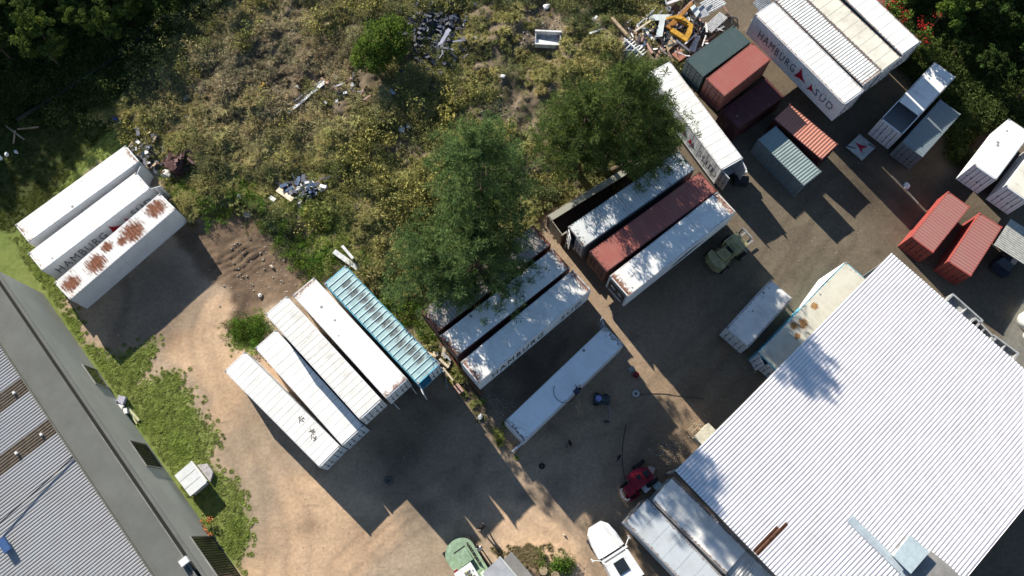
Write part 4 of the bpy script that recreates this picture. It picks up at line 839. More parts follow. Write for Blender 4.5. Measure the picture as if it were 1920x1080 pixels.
# ------------------------------------------------------------------ people
skin = plain('skin', (.30, .17, .11), .6, var=.08); hairm = plain('dark_hair', (.012, .01, .009), .8, var=.1)
def person(lb, pos, rz, shirt, trouser, J, sc=1.0):
    """J: joint positions; one skin-modifier body, faces coloured by height band, hair as a child"""
    names = list(J); idx = {k: i for i, k in enumerate(names)}
    rad = dict(pelvis=.15, waist=.135, chest=.165, neckb=.09, neck=.058, head0=.085, head1=.105, head2=.075, nose=.03,
               shL=.075, elL=.048, wrL=.033, paL=.04, shR=.075, elR=.048, wrR=.033, paR=.04, hpL=.10, knL=.068, anL=.045, toL=.045, hpR=.10, knR=.068, anR=.045, toR=.045)
    V = [J[k] for k in names]; E = [(idx[a], idx[b]) for a, b in (('pelvis', 'waist'), ('waist', 'chest'), ('chest', 'neckb'), ('neckb', 'neck'), ('neck', 'head0'), ('head0', 'head1'), ('head1', 'head2'), ('chest', 'shL'), ('shL', 'elL'), ('elL', 'wrL'), ('wrL', 'paL'), ('chest', 'shR'), ('shR', 'elR'), ('elR', 'wrR'), ('wrR', 'paR'), ('pelvis', 'hpL'), ('hpL', 'knL'), ('knL', 'anL'), ('anL', 'toL'), ('pelvis', 'hpR'), ('hpR', 'knR'), ('knR', 'anR'), ('anR', 'toR'))]
    R_ = [rad[k] for k in names]
    for s in 'LR':
        wv = Vector(J['wr' + s]); pv = Vector(J['pa' + s]); d = (pv - wv).normalized(); sdv = d.cross(Vector((0, 0, 1))); sdv = sdv.normalized() if sdv.length > .1 else Vector((0, 1, 0))
        for k, ln in enumerate((.07, .085, .08, .065)):
            o = pv + sdv * (k - 1.5) * .022; V.append(tuple(o + d * .03)); R_.append(.011); a0 = len(V) - 1; V.append(tuple(o + d * (.03 + ln))); R_.append(.008); E += [(idx['pa' + s], a0), (a0, a0 + 1)]
        o = wv + d * .02 + sdv * .045; V.append(tuple(o)); R_.append(.012); V.append(tuple(o + d * .05 + sdv * .02)); R_.append(.009); E += [(idx['wr' + s], len(V) - 2), (len(V) - 2, len(V) - 1)]
    me = bpy.data.meshes.new('b'); me.from_pydata(V, E, []); ob = bpy.data.objects.new('tmp', me); col.objects.link(ob)
    sk = ob.modifiers.new('s', 'SKIN'); 
    for i, r in enumerate(R_): me.skin_vertices[0].data[i].radius = (r, r)
    me.skin_vertices[0].data[idx['pelvis']].use_root = True
    sb = ob.modifiers.new('d', 'SUBSURF'); sb.levels = 1; sb.render_levels = 1
    dg = bpy.context.evaluated_depsgraph_get(); dg.update(); bm_ = bpy.data.meshes.new_from_object(ob.evaluated_get(dg)); bpy.data.objects.remove(ob)
    for m_ in (skin, shirt, trouser, darkmetal): bm_.materials.append(m_)
    Vv = [Vector(J[k]) for k in names]; cls = {}
    for k in names: cls[k] = 1 if k in ('waist', 'chest', 'neckb', 'shL', 'shR') else 2 if k in ('pelvis', 'hpL', 'hpR', 'knL', 'knR') else 3 if k in ('anL', 'anR', 'toL', 'toR') else 0
    for pg_ in bm_.polygons:
        c3 = pg_.center; k = min(names, key=lambda n_: (c3 - Vector(J[n_])).length - rad[n_]); pg_.material_index = cls[k]; pg_.use_smooth = True
    root = empty('person', lb, 'person', pos, rz); root.scale = (sc,) * 3; b_ = place('body', bm_, root)
    h = MB(); hv = Vector(J['head1']); up = (Vector(J['head2']) - Vector(J['head0'])).normalized(); back = Vector((-1, 0, 0))
    rings = []
    for i in range(5):
        t = i / 4; ctr = hv + up * (.02 + .13 * t) + back * .02; rings.append((ctr, .118 * math.cos(t * 1.35) + .01))
    h.tube([c_ for c_, _ in rings], [r_ for _, r_ in rings], 10); h.build('hair', hairm, b_, True)
    return root
def stand(lean=0., arm=.2, stride=.18, bend=0.):
    J = {}; J['pelvis'] = (0, 0, .95); J['waist'] = (.05 * lean, 0, 1.12); cx = .25 * lean; J['chest'] = (cx, 0, 1.34 - .1 * bend); J['neckb'] = (cx + .08 * lean, 0, 1.48 - .14 * bend); J['neck'] = (cx + .12 * lean, 0, 1.53 - .15 * bend)
    hx = cx + .16 * lean + .02; J['head0'] = (hx, 0, 1.60 - .18 * bend); J['head1'] = (hx + .01, 0, 1.67 - .18 * bend); J['head2'] = (hx, 0, 1.74 - .2 * bend)
    for s, sg in (('L', 1), ('R', -1)):
        J['sh' + s] = (cx, sg * .2, 1.43 - .1 * bend); J['el' + s] = (cx + arm * sg * .3, sg * .28, 1.15 - .1 * bend); J['wr' + s] = (cx + arm * (sg * .6 + .6), sg * .27, .92); J['pa' + s] = (cx + arm * (sg * .7 + .8), sg * .27, .85)
        J['hp' + s] = (0, sg * .1, .88); J['kn' + s] = (stride * sg * .5 + .03, sg * .11, .48); J['an' + s] = (stride * sg * -1 * -1, sg * .11, .08); J['to' + s] = (stride * sg + .16, sg * .12, .045)
    return J
blk = plain('black_cloth', (.012, .012, .015), .9, var=.2); denim = plain('grey_blue_trousers', (.10, .11, .15), .9); palecl = plain('pale_cloth', (.62, .6, .58), .9, var=.15); navy = plain('navy_cloth', (.03, .045, .09), .9); beige = plain('khaki_cloth', (.22, .19, .15), .9)
person('person in a black shirt and khaki trousers walking across the shaded yard', P(1068, 834), math.radians(200), blk, beige, stand(.3, .3, .22), 1.05)
person('person in a black shirt and light trousers standing near the red tractor', P(1157, 861), math.radians(150), blk, palecl, stand(.2, .2, .1), 1.05)
person('person in dark blue walking in the shade above the small hut', P(906, 989), math.radians(170), blk, navy, stand(.2, .2, .2), 1.0)
person('person in a white shirt leaning forward with a long shadow beside the green digger', P(901, 1031), math.radians(125), palecl, blk, stand(.75, .5, .2, 1.0), 1.1)
Jc = stand(.9, .3, .0, 1.0)
for k in list(Jc):
    x, y, z = Jc[k]
    if k[:2] in ('kn',): Jc[k] = (.32, y * 1.4, .34)
    elif k[:2] == 'an': Jc[k] = (-.05, y * 1.3, .09)
    elif k[:2] == 'to': Jc[k] = (.1, y * 1.3, .05)
    else: Jc[k] = (x, y, z - .58)
person('person in dark clothes crouching on the roof edge of the lone white container', P(1077, 737, 2.9), math.radians(30), navy, blk, Jc, 1.1)

# ------------------------------------------------------------------ trees
def leaves(rng, centers, rad, nper, size, asp, flat=.5):
    """many leaf quads round clump centres, as one mesh array"""
    K = len(centers); cen = np.repeat(np.array(centers), nper, 0); r = np.repeat(np.array(rad), nper)
    d = rng.normal(size=(K * nper, 3)); d /= np.linalg.norm(d, axis=1)[:, None] + 1e-9
    p = cen + d * (r * rng.uniform(.35, 1.0, K * nper) ** .6)[:, None] * np.array([1, 1, flat + .2])
    t = rng.normal(size=p.shape) * (.55 if asp < .3 else 1.0) + d * (.9 if asp < .3 else .6) + np.array([0, 0, .4 if asp < .3 else 0]); t[:, 2] = t[:, 2] * .6 + .1; t /= np.linalg.norm(t, axis=1)[:, None]
    nn = np.cross(t, rng.normal(size=p.shape) + np.array([0, 0, .0])); nn /= np.linalg.norm(nn, axis=1)[:, None] + 1e-9
    s = size * rng.uniform(.6, 1.3, K * nper)[:, None]; a = t * s; b = nn * s * asp
    v = np.stack([p - a * .5, p + b * .5, p + a * .5, p - b * .5], 1).reshape(-1, 3); return v
def leaf_obj(name, v, mat, parent=None):
    n = len(v) // 4; me = bpy.data.meshes.new(name); me.vertices.add(len(v)); me.vertices.foreach_set('co', v.ravel().astype(np.float32)); me.loops.add(len(v)); me.loops.foreach_set('vertex_index', np.arange(len(v), dtype=np.int32))
    me.polygons.add(n); me.polygons.foreach_set('loop_start', np.arange(0, len(v), 4, dtype=np.int32)); me.update(calc_edges=True); me.materials.append(mat)
    return me if parent is None else place(name, me, parent)
pine = leafmat('pine_needles', (.05, .09, .035), (.12, .185, .065), (.15, .21, .07), .4)
euca = leafmat('broad_tree_leaves', (.05, .08, .025), (.13, .165, .05), (.15, .19, .04), .35)
forestm = leafmat('forest_leaves', (.025, .042, .014), (.05, .08, .022), (.06, .10, .026), .2)
brightm = leafmat('bright_bush_leaves', (.07, .12, .025), (.14, .2, .04), (.12, .18, .03), .25)
def tree(lb, base, h, crowns, mat, kind, trunkr=.28, seed=1, group='tall trees among the containers', nper=110, size=.42, asp=.3, dens=1.0, lean=(0, 0)):
    rng = np.random.default_rng(seed); r = empty(kind, lb, 'tree', (base.x, base.y, 0), 0, group)
    m = MB(); pts = [(lean[0] * t * h + .15 * math.sin(t * 5 + seed), lean[1] * t * h + .15 * math.cos(t * 4 + seed), h * t) for t in np.linspace(0, .93, 9)]
    m.tube(pts, [trunkr * (1 - .85 * i / 8) + .03 for i in range(9)], 8)
    cs = []; rs = []
    for (cx, cy, cz, rx, ry, rz_, n) in crowns:
        n = int(n * dens)
        for i in range(n):
            d = rng.normal(size=3); d /= np.linalg.norm(d); q = rng.uniform(.45, 1.0) ** .5
            c_ = np.array([cx + d[0] * rx * q, cy + d[1] * ry * q, cz + d[2] * rz_ * q]); cs.append(c_); rs.append(rng.uniform(.55, 1.05))
            if i % 2 == 0:
                t = min(.9, max(.15, (c_[2] - 1.0) / h)); k = min(8, int(t * 8 / .93)); p0 = Vector(pts[k]); p1 = Vector(c_); mid = (p0 + p1) / 2 + Vector((0, 0, -.2)); m.tube([p0, mid, p1], [trunkr * .28 * (1 - t) + .04, .045, .02], 4, caps=False)
    m.build('trunk', bark, r); leaf_obj('crown', leaves(rng, cs, rs, nper, size, asp), mat, r)
    return r
# upper pine, lower pine, broad multi-stem tree
def pine_tree(lb, base, stems, seed, nper=46, size=.46, mat=None, nm='pine_tree'):
    rng = np.random.default_rng(seed); r = empty(nm, lb, 'tree', (base.x, base.y, 0), 0, 'tall trees among the containers'); m = MB(); cs = []; rs = []
    for (dx, dy, h, z0, R0, nl, off) in stems:
        pts = [(dx * min(1, t * 3) + .12 * math.sin(t * 6 + seed), dy * min(1, t * 3) + .12 * math.cos(t * 5), h * t) for t in np.linspace(0, .97, 10)]
        m.tube(pts, [.27 * (1 - .88 * i / 9) + .02 for i in range(10)], 8)
        for k in range(nl):
            t = (k + rng.uniform(0, 1)) / nl; z = z0 + (h - z0) * t; prof = math.sin(math.pi * min(1, .22 + .78 * t)) ** .55 * (1 - .25 * t); L = R0 * prof * rng.uniform(.7, 1.12) + .3; az = k * 2.4 + rng.uniform(-.4, .4)
            x_, y_ = dx + off[0] * (1 - t), dy + off[1] * (1 - t); p0 = Vector((dx, dy, z - .3)); e = Vector((x_ + math.cos(az) * L, y_ + math.sin(az) * L, z + L * (.18 + .25 * t)))
            md = (p0 + e) / 2 + Vector((0, 0, -.12 * L)); m.tube([p0, md, e], [.07 * (1 - t) + .03, .035, .014], 4, caps=False)
            for f in np.linspace(.38, 1.0, max(3, int(L * 1.5))):
                q_ = p0 + (e - p0) * f + Vector((0, 0, -.12 * L * 4 * f * (1 - f))); sd = rng.normal(0, .22 * L * f * .6, 3) * [1, 1, .4]; cs.append((q_.x + sd[0], q_.y + sd[1], q_.z + sd[2])); rs.append(rng.uniform(.34, .62))
                cs.append((q_.x - sd[0], q_.y - sd[1], q_.z)); rs.append(rng.uniform(.28, .5))
    m.build('trunk', bark, r); leaf_obj('crown', leaves(rng, cs, rs, nper, size, .13), mat or pine, r); return r
pine_tree('tall pine with a rounded sunlit top, upper of the two pines', P(913, 442), [(0, 0, 19.0, 7.0, 4.3, 74, (0, -.5))], 3)
pine_tree('spreading pine whose branches hang over the white containers, lower of two', P(900, 545), [(0, 0, 13.6, 4.8, 4.3, 62, (.4, -.4)), (-3.4, .2, 11.0, 3.0, 4.0, 50, (-.6, -.6))], 5)
dkp = leafmat('dark_tree_leaves', (.045, .075, .025), (.105, .15, .045), (.13, .17, .045), .35)
pine_tree('broad dark tree overhanging the lettered white container', P(1126, 328), [(.4, -.3, 18.0, 7.0, 3.9, 66, (1.0, -.8)), (3.0, -.6, 12.6, 5.0, 3.4, 40, (0, 0))], 8, 48, .44, dkp, 'broadleaf_tree')
pine_tree('slimmer leaning tree beside the broad dark one', P(1086, 328), [(-.4, -.2, 14.6, 4.2, 3.4, 52, (-1.4, -.6)), (-1.6, .8, 10.5, 4.0, 2.8, 26, (-.6, 0))], 11, 46, .42, dkp, 'broadleaf_tree')
tree('small bushy tree beside the blue grey rubbish heap', P(735, 105), 4.5, [(0, 0, 2.9, 2.0, 1.9, 1.4, 45)], brightm, 'broadleaf_tree', seed=13, size=.3, asp=.4, nper=110, trunkr=.12)
tree('small dark tree beside the long rail pile in the brush', P(700, 130), 4.0, [(0, 0, 2.4, 1.7, 1.6, 1.2, 30)], brightm, 'broadleaf_tree', seed=14, size=.3, asp=.4, nper=110, trunkr=.1)
# forest: shared crowns
FM = []
for s in range(3):
    rng = np.random.default_rng(40 + s); cs = []; rs = []
    lob = [(rng.normal(0, 1.7), rng.normal(0, 1.7), rng.normal(7.6, 1.3), rng.uniform(.9, 1.9)) for _ in range(8)]
    for i in range(84):
        a_ = lob[i % 8]; d = rng.normal(size=3) * .6; cs.append((a_[0] + d[0] * a_[3], a_[1] + d[1] * a_[3], a_[2] + d[2] * a_[3] * .8)); rs.append(rng.uniform(.45, 1.0))
    m = MB(); m.tube([(0, 0, 0), (.1, .1, 4), (0, .2, 8)], [.28, .2, .08], 7)
    for i in range(0, 70, 6): m.tube([(0, .1, 4 + (i % 5) * .6), tuple(cs[i])], [.08, .02], 4, caps=False)
    FM.append((leaf_obj('crown', leaves(rng, cs, rs, 95, .42, .45), forestm), m.mesh('trunk', bark)))
fcount = 0
def ftree(x, y, sc, lb, grp, mat=None, var=None):
    global fcount
    r = empty('forest_tree', lb, 'tree', (x, y, 0), random.uniform(0, 6.28), grp); r.scale = (sc * random.uniform(.9, 1.15), sc * random.uniform(.9, 1.15), sc); k = var if var is not None else fcount % 3; fcount += 1
    cme, tme = FM[k]
    if mat is not None:
        cme = cme.copy(); cme.materials.clear(); cme.materials.append(mat)
    place('crown', cme, r); place('trunk', tme, r); return r
GF1 = 'dark forest trees at the upper left corner'; GF2 = 'dark trees at the upper right corner'
E_ = [P(-260, 560), P(0, 430), P(235, 235), P(380, 90), P(500, -40)]
for i in range(len(E_) - 1):
    a_, b_ = E_[i], E_[i + 1]; n = max(2, int((b_ - a_).length / 3.6))
    for k in range(n):
        p = a_ + (b_ - a_) * k / n
        for row in range(4):
            h = 12.0 + row * 1.2; q = p + Vector((-1.36, 1.86, 0)) * (h * (1.0 if row == 0 else 1.0)) + Vector((-1.0, .8, 0)) * (2.0 + row * 3.6) + Vector((random.uniform(-1, 1), random.uniform(-1, 1), 0))
            if q.y > 58 or q.x < -(42.1 + (q.y + 3.6) * .2036) - 3.6: ftree(q.x, q.y, h / 10.4, 'tall dark tree of the wood beyond the upper left corner', GF1)
cornm = leafmat('corner_leaves', (.05, .085, .022), (.11, .155, .04), (.13, .17, .03), .3)
for (a, b, s, mt, lb) in ((120, 130, .45, cornm, 'feathery lit tree at the lower edge of the sunlit corner clump'), (85, 60, .5, cornm, 'feathery lit tree at the upper left of the sunlit corner clump'), (215, 85, .42, cornm, 'lit bushy tree at the right end of the sunlit corner clump'), (150, 15, .5, cornm, 'lit tree touching the top edge in the corner clump'), (250, 45, .4, cornm, 'low lit tree between corner clump and boundary wall'), (105, 95, .55, cornm, 'sunlit green tree standing in the dark upper left corner'), (165, 60, .5, cornm, 'small lit tree right of the sunlit corner tree'), (60, 40, .55, None, 'dark low tree at the left of the sunlit corner tree'), (30, 120, .5, None, 'dark low tree at the left picture edge'), (240, 35, .45, euca, 'olive low tree near the faint boundary wall'), (300, 15, .42, None, 'dark shrubby tree behind the faint boundary wall at the top edge')):
    p = P(a, b); ftree(p.x, p.y, s, lb, GF1, mt)
for i in range(26):
    x = 36 + (i % 9) * 4.2 + random.uniform(-1, 1); y = 57.5 + (i // 9) * 4.2 + random.uniform(-1, 1)
    if x < 41 and y < 60: continue
    ftree(x, y, random.uniform(.9, 1.05), 'tall dark tree of the wood beyond the upper right corner', GF2)
for (a, b, s, mt, lb) in ((1745, 55, .42, brightm, 'green sunlit tree behind the block of white containers'), (1800, 30, .5, euca, 'green tree at the top edge right of the sunlit one'), (1860, 60, .5, None, 'dark tree in the upper right corner, upper left of three'), (1905, 120, .55, None, 'dark tree in the upper right corner, rightmost of three'), (1840, 150, .42, None, 'dark tree between shade and white shipping containers'), (1720, 115, .3, euca, 'low bush at the foot of the white container block'), (1900, 190, .4, None, 'dark bush above the short white container'), (1780, 110, .3, None, 'dark low bush behind the half roofless container')):
    p = P(a, b); ftree(p.x, p.y, s, lb, GF2, mt)
# red flowering bush
rng = np.random.default_rng(77); fl = leafmat('red_flowers', (.35, .02, .03), (.5, .05, .04), None, .3)
for (a, b, lb_) in ((1690, 28, 'middle red flowering bush behind the white container block'), (1672, 8, 'red flowering bush at the top picture edge'), (1738, 58, 'red flowering bush nearest the block corner')):
    p = P(a, b, 5.0); r = empty('flowering_bush', lb_, 'bush', (p.x, p.y, 0), 0, 'red flowering bushes behind the block')
    MB().tube([(0, 0, 0), (0, 0, 4.5)], .06, 5).build('stem', bark, r); leaf_obj('foliage', leaves(rng, rng.normal(size=(14, 3)) * [.7, .9, .6] + [0, 0, 4.2], [.5] * 14, 60, .28, .5), brightm, r); leaf_obj('flowers', leaves(rng, rng.normal(size=(12, 3)) * [.6, .8, .4] + [0, 0, 5.0], [.4] * 12, 14, .2, .7), fl, r)
# orange flowering plant by the warehouse
p = P(384, 998); r = empty('flowering_bush', 'orange flowering bush against the warehouse wall', 'bush', (p.x, p.y, 0)); MB().tube([(0, 0, 0), (0, 0, .6)], .04, 5).build('stem', bark, r)
leaf_obj('flowers', leaves(rng, rng.normal(size=(16, 3)) * [.35, .45, .15] + [0, 0, .6], [.3] * 16, 26, .16, .7), leafmat('orange_flowers', (.45, .13, .05), (.55, .25, .1), None, .3), r); leaf_obj('foliage', leaves(rng, rng.normal(size=(10, 3)) * [.4, .5, .15] + [0, 0, .4], [.3] * 10, 40, .2, .5), brightm, r)

# ------------------------------------------------------------------ grass and brush (stuff, scattered)
tuftm = leafmat('tuft_blades', (.55, .55, .5), (1.3, 1.3, 1.25), None, .25, tint=True)
tc_col = bpy.data.collections.new('tuft_templates')
def blade_tuft(seed, n, rad, h, wdt):
    rng = np.random.default_rng(seed); v = []; f = []
    for i in range(n):
        a = rng.uniform(0, 6.28); r0 = rad * .35 * rng.uniform() ; d = np.array([math.cos(a), math.sin(a), 0]); L = h * rng.uniform(.6, 1.1); out = rad * rng.uniform(.4, 1.1); s = np.array([-d[1], d[0], 0]) * wdt * rng.uniform(.6, 1.3)
        p0 = d * r0; p1 = d * (r0 + out * .45) + [0, 0, L * .75]; p2 = d * (r0 + out) + [0, 0, L * rng.uniform(.45, 1.0)]; b = len(v)
        v += [p0 - s, p0 + s, p1 + s * .9, p1 - s * .9, p2]; f += [(b, b + 1, b + 2, b + 3), (b + 3, b + 2, b + 4)]
    me = bpy.data.meshes.new('tuft'); me.from_pydata([tuple(q) for q in v], [], f); me.materials.append(tuftm); return me
def leaf_tuft(seed, n, rad, h, s):
    rng = np.random.default_rng(seed); cs = rng.normal(size=(9, 3)) * [rad * .45, rad * .45, h * .22] + [0, 0, h * .5]; me = leaf_obj('tuft', leaves(rng, cs, [rad * .45] * 9, n, s, .45), tuftm); return me
for i, me in enumerate([blade_tuft(1, 110, .62, .42, .024), blade_tuft(2, 110, .68, .36, .025), blade_tuft(3, 110, .52, .5, .022), leaf_tuft(4, 24, .7, .7, .14), leaf_tuft(5, 24, .8, .6, .12)]):
    o = bpy.data.objects.new('tuft_%s' % 'abcde'[i], me); tc_col.objects.link(o)
ng = bpy.data.node_groups.new('scatter', 'GeometryNodeTree'); ng.interface.new_socket('Geometry', in_out='INPUT', socket_type='NodeSocketGeometry'); ng.interface.new_socket('Geometry', in_out='OUTPUT', socket_type='NodeSocketGeometry')
N = ng.nodes; Lk = ng.links; gi = N.new('NodeGroupInput'); go = N.new('NodeGroupOutput'); mp = N.new('GeometryNodeMeshToPoints'); ip = N.new('GeometryNodeInstanceOnPoints'); ci = N.new('GeometryNodeCollectionInfo'); ci.inputs[0].default_value = tc_col; ci.inputs[1].default_value = True; ci.inputs[2].default_value = True
def na(nm, ty): x = N.new('GeometryNodeInputNamedAttribute'); x.data_type = ty; x.inputs[0].default_value = nm; return [s for s in x.outputs if s.enabled][0]
Lk.new(gi.outputs[0], mp.inputs[0]); Lk.new(mp.outputs[0], ip.inputs['Points']); Lk.new(ci.outputs[0], ip.inputs['Instance']); ip.inputs['Pick Instance'].default_value = True
Lk.new(na('idx', 'INT'), ip.inputs['Instance Index']); Lk.new(na('rot', 'FLOAT_VECTOR'), ip.inputs['Rotation']); Lk.new(na('scl', 'FLOAT_VECTOR'), ip.inputs['Scale']); Lk.new(ip.outputs[0], go.inputs[0])
def scatter(name, lb, cat, pts, idx, rot, scl, tint):
    me = bpy.data.meshes.new(name); n = len(pts); me.vertices.add(n); me.vertices.foreach_set('co', pts.ravel().astype(np.float32))
    a = me.attributes.new('idx', 'INT', 'POINT'); a.data.foreach_set('value', idx.astype(np.int32)); a = me.attributes.new('rot', 'FLOAT_VECTOR', 'POINT'); a.data.foreach_set('vector', rot.ravel().astype(np.float32))
    a = me.attributes.new('scl', 'FLOAT_VECTOR', 'POINT'); a.data.foreach_set('vector', scl.ravel().astype(np.float32)); a = me.attributes.new('tint', 'FLOAT_COLOR', 'POINT'); a.data.foreach_set('color', np.concatenate([tint, np.ones((n, 1))], 1).ravel().astype(np.float32))
    o = place(name, me); md = o.modifiers.new('scatter', 'NODES'); md.node_group = ng; stuff(o, lb, cat); return o
def hz(x, y): 
    i = np.clip(np.searchsorted(gx, x), 0, nx - 1); j = np.clip(np.searchsorted(gy, y), 0, ny - 1); return H[j, i]
rng = np.random.default_rng(99)
x = rng.uniform(-60, 62, 110000); y = rng.uniform(-8, 64, 110000); zb = zones(x + rng.normal(0, .35, 110000), y + rng.normal(0, .35, 110000))
# brush
m_ = zb[0] | zb[2]; bx, by = x[m_], y[m_]
bare = fbm(bx, by, .28, 4, 61) + .25 * fbm(bx, by, 1.2, 2, 62)
dirtpatch = np.zeros(bx.shape)
for (a, b, r) in ((1010, 60, 6), (980, 200, 5), (930, 130, 4), (640, 210, 2.5), (690, 160, 3), (820, 50, 3), (1000, 330, 3), (560, 360, 2), (430, 230, 2.5), (760, 290, 2.5), (1240, 60, 5), (575, 175, 2.0), (665, 235, 2.2), (590, 190, 1.6)):
    p = P(a, b); dirtpatch = np.maximum(dirtpatch, np.clip(1.3 - np.hypot(bx - p.x, by - p.y) / r, 0, 1))
keep = rng.uniform(size=bx.shape) < np.clip(1.55 - bare * 1.3 - dirtpatch * .6, .06, 1)
keep &= (zb[0][m_] | (rng.uniform(size=bx.shape) < .3))
for (a, b) in ((1027, 76), (1178, 70)):
    p = P(a, b); keep &= np.hypot(bx - p.x, by - p.y) > 1.4
bx, by = bx[keep], by[keep]; n = len(bx)
gyell = fbm(bx, by, .11, 3, 71); grn = fbm(bx, by, .3, 3, 72)
pa = np.array([P(480, 120)[:2], P(640, 60)[:2]]); db = np.hypot(bx - P(520, 130).x, (by - P(520, 130).y) * 1.2)
dry = np.clip(1.25 - db / 13 + (grn - .5) * 1.4, 0, 1)
low = np.clip((P(500, 300).y - by) / 5 + (grn - .5) * 2, 0, 1)
c_dry = np.array([.41, .33, .225]); c_yel = np.array([.35, .325, .135]); c_grn = np.array([.17, .20, .09]); c_bri = np.array([.25, .30, .08])
t = c_yel * (1 - dry[:, None]) + c_dry * dry[:, None]; kg = np.clip((grn - .48) * 6, 0, 1)[:, None] * (1 - dry[:, None] * .6); t = t * (1 - kg) + c_grn * kg
kb = np.clip((gyell - .5) * 5, 0, 1)[:, None] * low[:, None]; t = t * (1 - kb) + c_bri * kb
t *= rng.uniform(.8, 1.15, n)[:, None] * (.6 + .8 * fbm(bx, by, .7, 3, 44))[:, None] * rng.uniform(.93, 1.07, (n, 3))
leafy = (kg[:, 0] > .4) & (rng.uniform(size=n) < .8) | (rng.uniform(size=n) < .18)
idx = np.where(leafy, rng.integers(3, 5, n), rng.integers(0, 3, n)); big_ = .5 + .9 * fbm(bx, by, .35, 3, 81) ** 1.5 * 2
s = rng.uniform(.45, .9, n) * big_; pts = np.stack([bx, by, hz(bx, by) - .06], 1); rot = np.stack([rng.normal(0, .15, n), rng.normal(0, .15, n), rng.uniform(0, 6.28, n)], 1)
scatter('brush', 'dry brown and yellow green brush covering the slope', 'brush', pts, idx, rot, np.stack([s, s, s * rng.uniform(.8, 1.4, n)], 1), t)
ns = 620; kx_ = rng.integers(0, len(bx), ns); sx_, sy_ = bx[kx_] + rng.normal(0, .3, ns), by[kx_] + rng.normal(0, .3, ns); clus = fbm(sx_, sy_, .22, 3, 55); kk = clus > .47; sx_, sy_ = sx_[kk], sy_[kk]; ns = len(sx_)
sc_ = rng.uniform(1.0, 2.3, ns); mixg = rng.uniform(size=(ns, 1)); tt = (np.array([.40, .36, .12]) * mixg + np.array([.18, .20, .08]) * (1 - mixg)) * rng.uniform(.75, 1.15, ns)[:, None]
scatter('shrubs', 'low green and yellow shrubs growing among the brush', 'shrubs', np.stack([sx_, sy_, hz(sx_, sy_) - .1], 1), rng.integers(3, 5, ns), np.stack([rng.normal(0, .2, ns), rng.normal(0, .2, ns), rng.uniform(0, 6.28, ns)], 1), np.stack([sc_, sc_, sc_ * rng.uniform(.8, 1.3, ns)], 1), tt)
# lawn-like grass
m_ = zones(x + rng.normal(0, .45, x.shape), y + rng.normal(0, .45, x.shape))[1] & (rng.uniform(size=x.shape) < .95); bx, by = x[m_], y[m_]
ex_ = rng.uniform(size=20000); gx2 = rng.uniform(-46, -20, 20000); gy2 = rng.uniform(-6, 32, 20000); mm_ = zones(gx2 + rng.normal(0, .5, 20000), gy2 + rng.normal(0, .5, 20000))[1]; bx = np.concatenate([bx, gx2[mm_]]); by = np.concatenate([by, gy2[mm_]]); n = len(bx)
loc = np.stack([bx - E0.x, by - E0.y], 1) @ np.array([[math.cos(lw.rotation_euler.z), -math.sin(lw.rotation_euler.z)], [math.sin(lw.rotation_euler.z), math.cos(lw.rotation_euler.z)]])
k_ = loc[:, 1] > .3; bx, by = bx[k_], by[k_]; n = len(bx)
gn = fbm(bx, by, .35, 3, 91); k_ = rng.uniform(size=n) < np.clip(1.6 - gn * 1.3, .1, 1); bx, by, gn = bx[k_], by[k_], gn[k_]; n = len(bx)
t = np.array([.22, .31, .06]) * (1 - gn[:, None]) + np.array([.31, .33, .12]) * gn[:, None]; t *= rng.uniform(.6, 1.25, n)[:, None]; s = rng.uniform(.2, .42, n)
dk = inside(bx, by, poly([(-300, 445), (40, 428), (120, 345), (150, 300), (235, 215), (150, 100), (-300, 100)])); t = np.where(dk[:, None], t * .3, t)  # tufts in the tree-shaded area: shade put into their tint
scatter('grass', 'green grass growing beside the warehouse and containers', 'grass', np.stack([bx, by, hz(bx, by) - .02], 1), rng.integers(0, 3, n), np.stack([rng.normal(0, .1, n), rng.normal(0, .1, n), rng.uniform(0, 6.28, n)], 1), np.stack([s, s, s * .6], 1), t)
# undergrowth beneath the corner woods, and the green verge against the dirt
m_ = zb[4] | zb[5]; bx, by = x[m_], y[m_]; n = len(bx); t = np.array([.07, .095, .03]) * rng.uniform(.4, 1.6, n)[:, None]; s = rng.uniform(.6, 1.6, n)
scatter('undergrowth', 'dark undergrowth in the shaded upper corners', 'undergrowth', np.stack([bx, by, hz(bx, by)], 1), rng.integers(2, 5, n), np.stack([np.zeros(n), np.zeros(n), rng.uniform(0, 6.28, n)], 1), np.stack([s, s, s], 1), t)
VG = [(305, 340), (350, 395), (400, 410), (455, 375), (500, 430), (560, 500), (600, 520), (650, 490), (720, 570), (790, 640), (835, 660)]
q = [];
for i in range(len(VG) - 1):
    a_, b_ = P(*VG[i]), P(*VG[i + 1])
    for k in range(int((b_ - a_).length * 9)): pp = a_ + (b_ - a_) * random.random(); q.append((pp.x + random.gauss(.2, .7), pp.y + random.gauss(.6, .8)))
for _ in range(70): pp = P(465 + random.gauss(0, 18), 622 + random.gauss(0, 13)); q.append((pp.x, pp.y))
for _ in range(30): pp = P(1045 + random.gauss(0, 16), 1060 + random.gauss(0, 8)); q.append((pp.x, pp.y))
mq = [P(985 + random.gauss(0, 22), 1040 + random.gauss(0, 9)) for _ in range(150)]; mq = np.array([(v.x, v.y) for v in mq if True]); nm_ = len(mq)
scatter('dead_grass', 'matted dead grass on the earth mound by the small hut', 'dead grass', np.stack([mq[:, 0], mq[:, 1], hz(mq[:, 0], mq[:, 1])], 1), rng.integers(0, 3, nm_), np.stack([np.zeros(nm_), np.zeros(nm_), rng.uniform(0, 6.28, nm_)], 1), np.full((nm_, 3), .5), np.array([.26, .21, .12]) * rng.uniform(.6, 1.2, nm_)[:, None])
